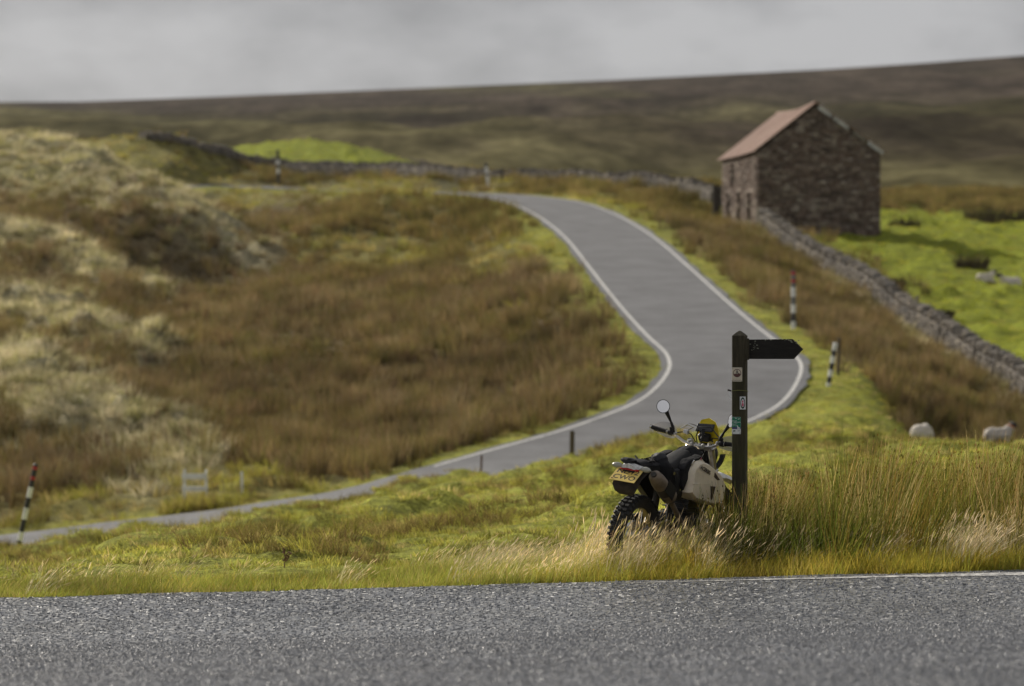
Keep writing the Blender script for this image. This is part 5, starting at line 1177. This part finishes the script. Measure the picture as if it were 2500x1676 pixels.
# tail
bp_('rear_mudguard', MB().loft([[V((x, y * w_, z + k)) for y, k in ((-1, -.02), (-.8, .008), (0, .022), (.8, .008), (1, -.02), (0, -.012))] for x, w_, z in ((.15, .10, .87), (-.05, .105, .885), (-.17, .09, .90), (-.235, .06, .895))]), WHT, None, 50)
bp_('tail_light', MB().loft([[V((x, y * w_, z + k)) for y, k in ((-1, .004), (-1, .02), (1, .02), (1, .004))] for x, w_, z in ((-.13, .075, .858), (-.205, .08, .858), (-.228, .06, .861))]), LENSR, None, 40)
for s in (-1, 1):
    y_ = s * .135
    bp_('indicator', MB().lathe([(.004, -.046), (.018, -.03), (.024, 0), (.018, .03), (.006, .046)], (-.17, s * .128, .885), 14), LENSC)
    bp_('indicator_stem', MB().tube([(-.16, s * .06, .88), (-.165, s * .09, .885)], .009, 6), BLK)
# plate
pc = V((-.24, 0, .83)); dn_ = V((-.146, 0, -.101)).normalized(); up = -dn_; rt = V((0, -1, 0)); nn = rt.cross(up)
PMx = Matrix((( rt.x, up.x, nn.x, pc.x), (rt.y, up.y, nn.y, pc.y), (rt.z, up.z, nn.z, pc.z), (0, 0, 0, 1)))
npl = MB().rbox((0, 0, 0), (.228, .178, .003), b=.001).link('number_plate', PLATEY, bike); npl.matrix_basis = PMx
for s, y_ in (('ND12', .030), ('CWO', -.042)): text_on(npl, s, .074, PLTX, Matrix.Translation((.0, y_, .0018)), bold=.0006, sx=1.05)
MB().lathe([(.007, 0), (.005, .004)], (-.095, -.07, .0015), 8, 'z').link('bolt', mat('rusty_bolt', (.2, .06, .03), .7), npl)
bp_('plate_bracket', MB().box((-.2, 0, .83), (.03, .1, .06)), BLK, None, False)
bp_('mud_flap', MB().loft([[V((x, y * w_, z)) for y in (-1, -.6, 0, .6, 1)] + [V((x + .02, y * w_ * .95, z + .012)) for y in (1, .6, 0, -.6, -1)] for x, z, w_ in ((-.05, .87, .11), (-.20, .80, .12), (-.245, .74, .115), (-.235, .69, .09), (-.2, .665, .06))]), MUD, None, 50)
bp_('chain_guard', MB().box((.15, .1, .46), (.4, .02, .05)), BLK, None, False)
# front end
fk = V((-.52, 0, 1)).normalized(); ax = V((1.37, 0, .35))
for s in (-1, 1):
    b0_ = ax + V((-.03, s * .095, 0)); t_op = b0_ + fk * .80
    f_ = bp_('fork_leg', MB().tube([b0_ + fk * .34, t_op], .0285, 14), ALU); bp_('fork_slider', MB().tube([b0_, b0_ + fk * .36], .027, 12), BLKS, f_); bp_('fork_cap', MB().tube([t_op, t_op + fk * .015], .022, 10), CHR, f_)
hd = ax + V((-.03, 0, 0)) + fk * .76
for k in (0, -.21): bp_('fork_clamp', MB().rbox(hd + fk * k, (.07, .26, .035), Matrix.Rotation(R(-23), 3, 'Y'), .012), ALU, None, 30)
bp_('front_mudguard', MB().loft([[V((x, y * w_, z + k)) for y, k in ((-1, -.03), (-.7, 0), (0, .012), (.7, 0), (1, -.03), (0, -.004))] for x, w_, z in ((.98, .06, .735), (1.08, .075, .775), (1.22, .085, .80), (1.38, .08, .795), (1.55, .065, .76), (1.68, .035, .715))]), WHT, None, 50)
bp_('headlight', MB().lathe([(.03, -.09), (.09, -.05), (.105, 0), (.10, .03)], (1.13, .02, .96), 24, 'x'), BLK)
mb = MB(); mb.loft([[V((1.11 + .05 * math.cos(a) + dx, math.sin(a) * .155 * rr_, 0.955 + .16 * math.cos(a) * rr_)) for dx, rr_ in ((0, .78), (.03, .80), (.03, 1.0), (0, 1.0))] for a in np.linspace(R(80), R(280), 20)]); bp_('headlight_surround', mb, BLKS, None, 40)
YW = [(y - .018, z) for y, z in ((-.085, 1.03), (.085, 1.03), (.105, 1.12), (.095, 1.19), (.065, 1.24), (0, 1.262), (-.065, 1.24), (-.095, 1.19), (-.105, 1.12))]
mb = MB(); mb.prism(YW, lambda p, k: V((1.13 + .012 * k - .35 * (p[1] - 1.02) - abs(p[0]) * .35, p[0], p[1]))); bp_('headlight_cowl', mb, YEL, None, False)
for s in (-1, 1): bp_('cowl_strap', MB().box((1.075, s * .055, 1.10), (.012, .018, .10), Matrix.Rotation(R(-18), 3, 'Y')), BLK, None, False)
# handlebar
HB = [V((.86, .40, 1.128)), V((.88, .27, 1.112)), V((.90, .20, 1.09)), V((.925, .13, 1.05)), V((.935, .07, 1.034)), V((.935, 0, 1.032)), V((.935, -.07, 1.034)), V((.925, -.13, 1.044)), V((.90, -.20, 1.075)), V((.88, -.27, 1.09)), V((.86, -.40, 1.10))]
hb = bp_('handlebar', MB().tube(HB, .013, 12), ALU)
for s in (-1, 1):
    i0 = 0 if s > 0 else -1; e0, e1 = HB[i0], HB[1 if s > 0 else -2]; d = (e0 - e1).normalized()
    g_ = bp_('grip', MB().tube([e1 + d * .005, e1 + d * .012, e0 - d * .004, e0 + d * .004], [.022, .0175, .0175, .015], 12), SEATM, hb)
    bp_('bar_end', MB().tube([e0 + d * .004, e0 + d * .018], .011, 8), CHR, hb)
    bp_('control_block', MB().rbox(e1 - d * .035, (.05, .05, .045), None, .012).rbox(e1 - d * .035 + V((.03, 0, -.012)), (.04, .035, .03), None, .01).lathe([(.012, 0), (.014, .02), (.008, .024)], e1 - d * .035 + V((-.005, 0, .022)), 10, 'z'), BLK, hb, 40)
    bp_('lever', MB().tube([e1 - d * .03 + V((.035, 0, -.005)), e1 + d * .02 + V((.06, 0, -.022)), e1 + d * .10 + V((.052, 0, -.03)), e1 + d * .135 + V((.038, 0, -.026))], [.008, .007, .0055, .007], 8), CHR, hb)
    bp_('lever_perch', MB().rbox(e1 - d * .075, (.036, .03, .036), None, .01), ALU, hb, 40)
    bp_('clamp', MB().rbox((.935, s * .05, 1.036), (.05, .03, .045), None, .01), ALU, hb, 40)
    gd = []
    for t in np.linspace(0, 1, 9):
        c_ = e1 + d * (-.07 + .24 * t) + V((.075 - .05 * (2 * t - 1) ** 2, 0, -.005)); h2 = .022 + .05 * math.sin(math.pi * min(1, t * 1.05 + .08)) ** .7
        gd.append([c_ + V((0, 0, -h2 * .75)), c_ + V((.022, 0, 0)), c_ + V((0, 0, h2)), c_ + V((-.004, 0, h2)), c_ + V((.017, 0, 0)), c_ + V((-.004, 0, -h2 * .75))])
    bp_('hand_guard', MB().loft(gd), CLEAR, hb, 60)
    # mirror: stem and round head facing back
    base = e1 - d * .06; jt = base + V((-.008, s * .03, .085)); mc = V((.82, .30, 1.315)) if s > 0 else V((.815, -.335, 1.29))
    bp_('mirror_mount', MB().tube([base + V((0, 0, .01)), base + V((-.005, s * .012, .05)), jt], [.012, .014, .011], 8), BLK, hb)
    mr_ = bp_('mirror', MB().tube([jt, mc + (jt - mc).normalized() * .045 + V((.010, 0, 0))], [.0085, .019], 10), BLK)
    fd = V((-1, -.30, .05)).normalized() if s > 0 else V((-1, .75, .10)).normalized(); ux_ = fd.cross(V((0, 0, 1))).normalized(); uz_ = ux_.cross(fd)
    def ringp(r_, o_): return [mc + (ux_ * math.cos(a) + uz_ * math.sin(a)) * r_ + fd * o_ for a in np.linspace(0, 2 * math.pi, 28, endpoint=False)]
    bp_('shell', MB().loft([ringp(.02, -.022), ringp(.045, -.016), ringp(.056, 0), ringp(.056, .005), ringp(.0515, .005), ringp(.0515, .003)], cap=True), BLK, mr_, 40)
    bp_('mirror_glass', MB().loft([ringp(.0512, .0035), ringp(.0512, .0042)]), GLASSM, mr_, False)
    bp_('control_cable', MB().tube([e1 - d * .05 + V((.04, 0, 0)), e1 - d * .12 + V((.10, 0, .03)), V((.99, s * .10, 1.11)), V((1.03, s * .03, 1.0)), V((1.0, 0, .88))], .005, 6), BLK, hb)
bp_('brake_hose', MB().tube([V((.90, -.20, 1.13)), V((.93, -.10, 1.20)), V((.95, .02, 1.185)), V((1.0, .06, 1.10)), V((1.06, .05, .98))], .005, 6), BLK, hb)
bp_('cable', MB().tube([V((.915, .17, 1.15)), V((.97, .12, 1.20)), V((1.02, .04, 1.18)), V((1.05, -.02, 1.08))], .0045, 6), CHR, hb)
bp_('tool_clamp', MB().rbox((.93, .12, 1.13), (.03, .05, .04), None, .008).tube([(.93, .10, 1.15), (.935, .06, 1.175), (.94, .12, 1.19), (.935, .16, 1.16)], .006, 6), CHR, hb, 40)
inst = bp_('speedometer', MB().rbox((1.04, 0, 1.10), (.05, .11, .07), Matrix.Rotation(R(-30), 3, 'Y'), .012), BLK, None, 40)
bp_('phone_mount', MB().tube([(.94, -.02, 1.09), (.97, -.015, 1.13), (.985, -.01, 1.165)], [.012, .010, .02], 8), BLK)

# things carried by the motorcycle
def on_bike(o): o.matrix_world = BM @ o.matrix_basis; return o
def carried(name, mb, m, label, cat, smooth=40):
    me = mb.mesh(name, m, smooth); c = sum((v.co for v in me.vertices), V()) / len(me.vertices); me.transform(Matrix.Translation(-c)); o = ob(name, me); M4 = BM @ Matrix.Translation(c)
    o.location = M4.to_translation(); o.rotation_euler = M4.to_euler(); return tag(o, label, cat)
ph = carried('phone', MB().rbox((0, 0, 0), (.078, .155, .010), None, .004), [BLK], 'black phone held flat on the motorcycle handlebar', 'phone')
Mph = BM @ Matrix.Translation((.995, -.015, 1.182)) @ Matrix.Rotation(R(-54), 4, 'Y') @ Matrix.Rotation(R(6), 4, 'Z'); ph.location = Mph.to_translation(); ph.rotation_euler = Mph.to_euler()
scn = MB().box((0, 0, .0054), (.07, .146, .0006)).link('screen', SCR, ph)
def lump(secs, seed, n=14, jit=.07):
    """soft bag: (centre, half width y, half height z) rings along x with folds"""
    rg = random.Random(seed); out_ = []
    ph_ = [rg.uniform(.9 - jit, 1.1 + jit) for _ in range(n)]
    for c, wy, wz in secs:
        out_.append([V(c) + V((rg.uniform(-.008, .008), math.cos(6.2832 * k / n) * wy * ph_[k] * rg.uniform(1 - jit, 1 + jit), math.sin(6.2832 * k / n) * wz * ph_[k] * rg.uniform(1 - jit, 1 + jit))) for k in range(n)])
    return MB().loft(out_)
tb = carried('tank_bag', lump([((.67, 0, .96), .05, .02), ((.71, 0, .97), .09, .035), ((.78, 0, .985), .10, .055), ((.84, -.01, .985), .09, .045), ((.88, 0, .965), .06, .03)], 3), CLOTH, 'limp black bag lying on top of the cream tank', 'tank bag', 50)
MB().tube([(.05, -.06, .02), (.06, -.09, -.02), (.05, -.1, -.06)], .006, 6).link('trim', MAG, tb, True)
sb_ = carried('saddle_bag', lump([((.08, -.07, .88), .04, .04), ((.12, -.11, .865), .065, .09), ((.18, -.12, .825), .07, .135), ((.26, -.12, .785), .065, .14), ((.34, -.12, .755), .055, .12), ((.40, -.115, .73), .035, .08)], 9), CLOTH, 'black saddle bag slung over the right side of the seat', 'saddle bag', 50)
MB().tube([(-.06, -.075, .10), (-.02, -.085, .03), (.02, -.08, -.04)], .008, 6, flat=.4).link('strap', CLOTHG, sb_, True); MB().box((-.04, -.085, .05), (.03, .012, .02)).link('buckle', CHR, sb_)
jk = carried('rolled_jacket', lump([((.12, -.05, .945), .03, .03), ((.15, -.06, .945), .045, .055), ((.20, -.06, .945), .055, .06), ((.25, -.05, .93), .05, .05), ((.29, -.03, .92), .03, .03)], 17), CLOTHG, 'dark rolled cloth strapped across the seat behind the tank', 'rolled cloth', 50)
tl = carried('tool_roll', lump([((-.215, .03, .925), .04, .015), ((-.20, .03, .932), .055, .024), ((-.14, .035, .932), .06, .026), ((-.10, .035, .925), .05, .016)], 23), BLK, 'black tool pouch on the tail of the motorcycle', 'tool pouch', 50)
cr_ = lump([((-.06, -.04, .91), .06, .012), ((-.02, -.03, .915), .085, .022), ((.05, -.03, .92), .09, .026), ((.11, -.03, .92), .07, .02)], 29)
rg = random.Random(4)
for _ in range(10):
    c = V((rg.uniform(-.05, .1), rg.uniform(-.1, .05), .938 + rg.uniform(-.01, .01))); cr_.tube([c, c + V((rg.uniform(-.03, .03), rg.uniform(-.05, .05), .018)), c + V((rg.uniform(-.05, .05), rg.uniform(-.07, .07), -.01))], .006, 5)
ln = carried('luggage_straps', cr_, CLOTH, 'tangle of black luggage straps on the rear of the seat', 'straps', 50)
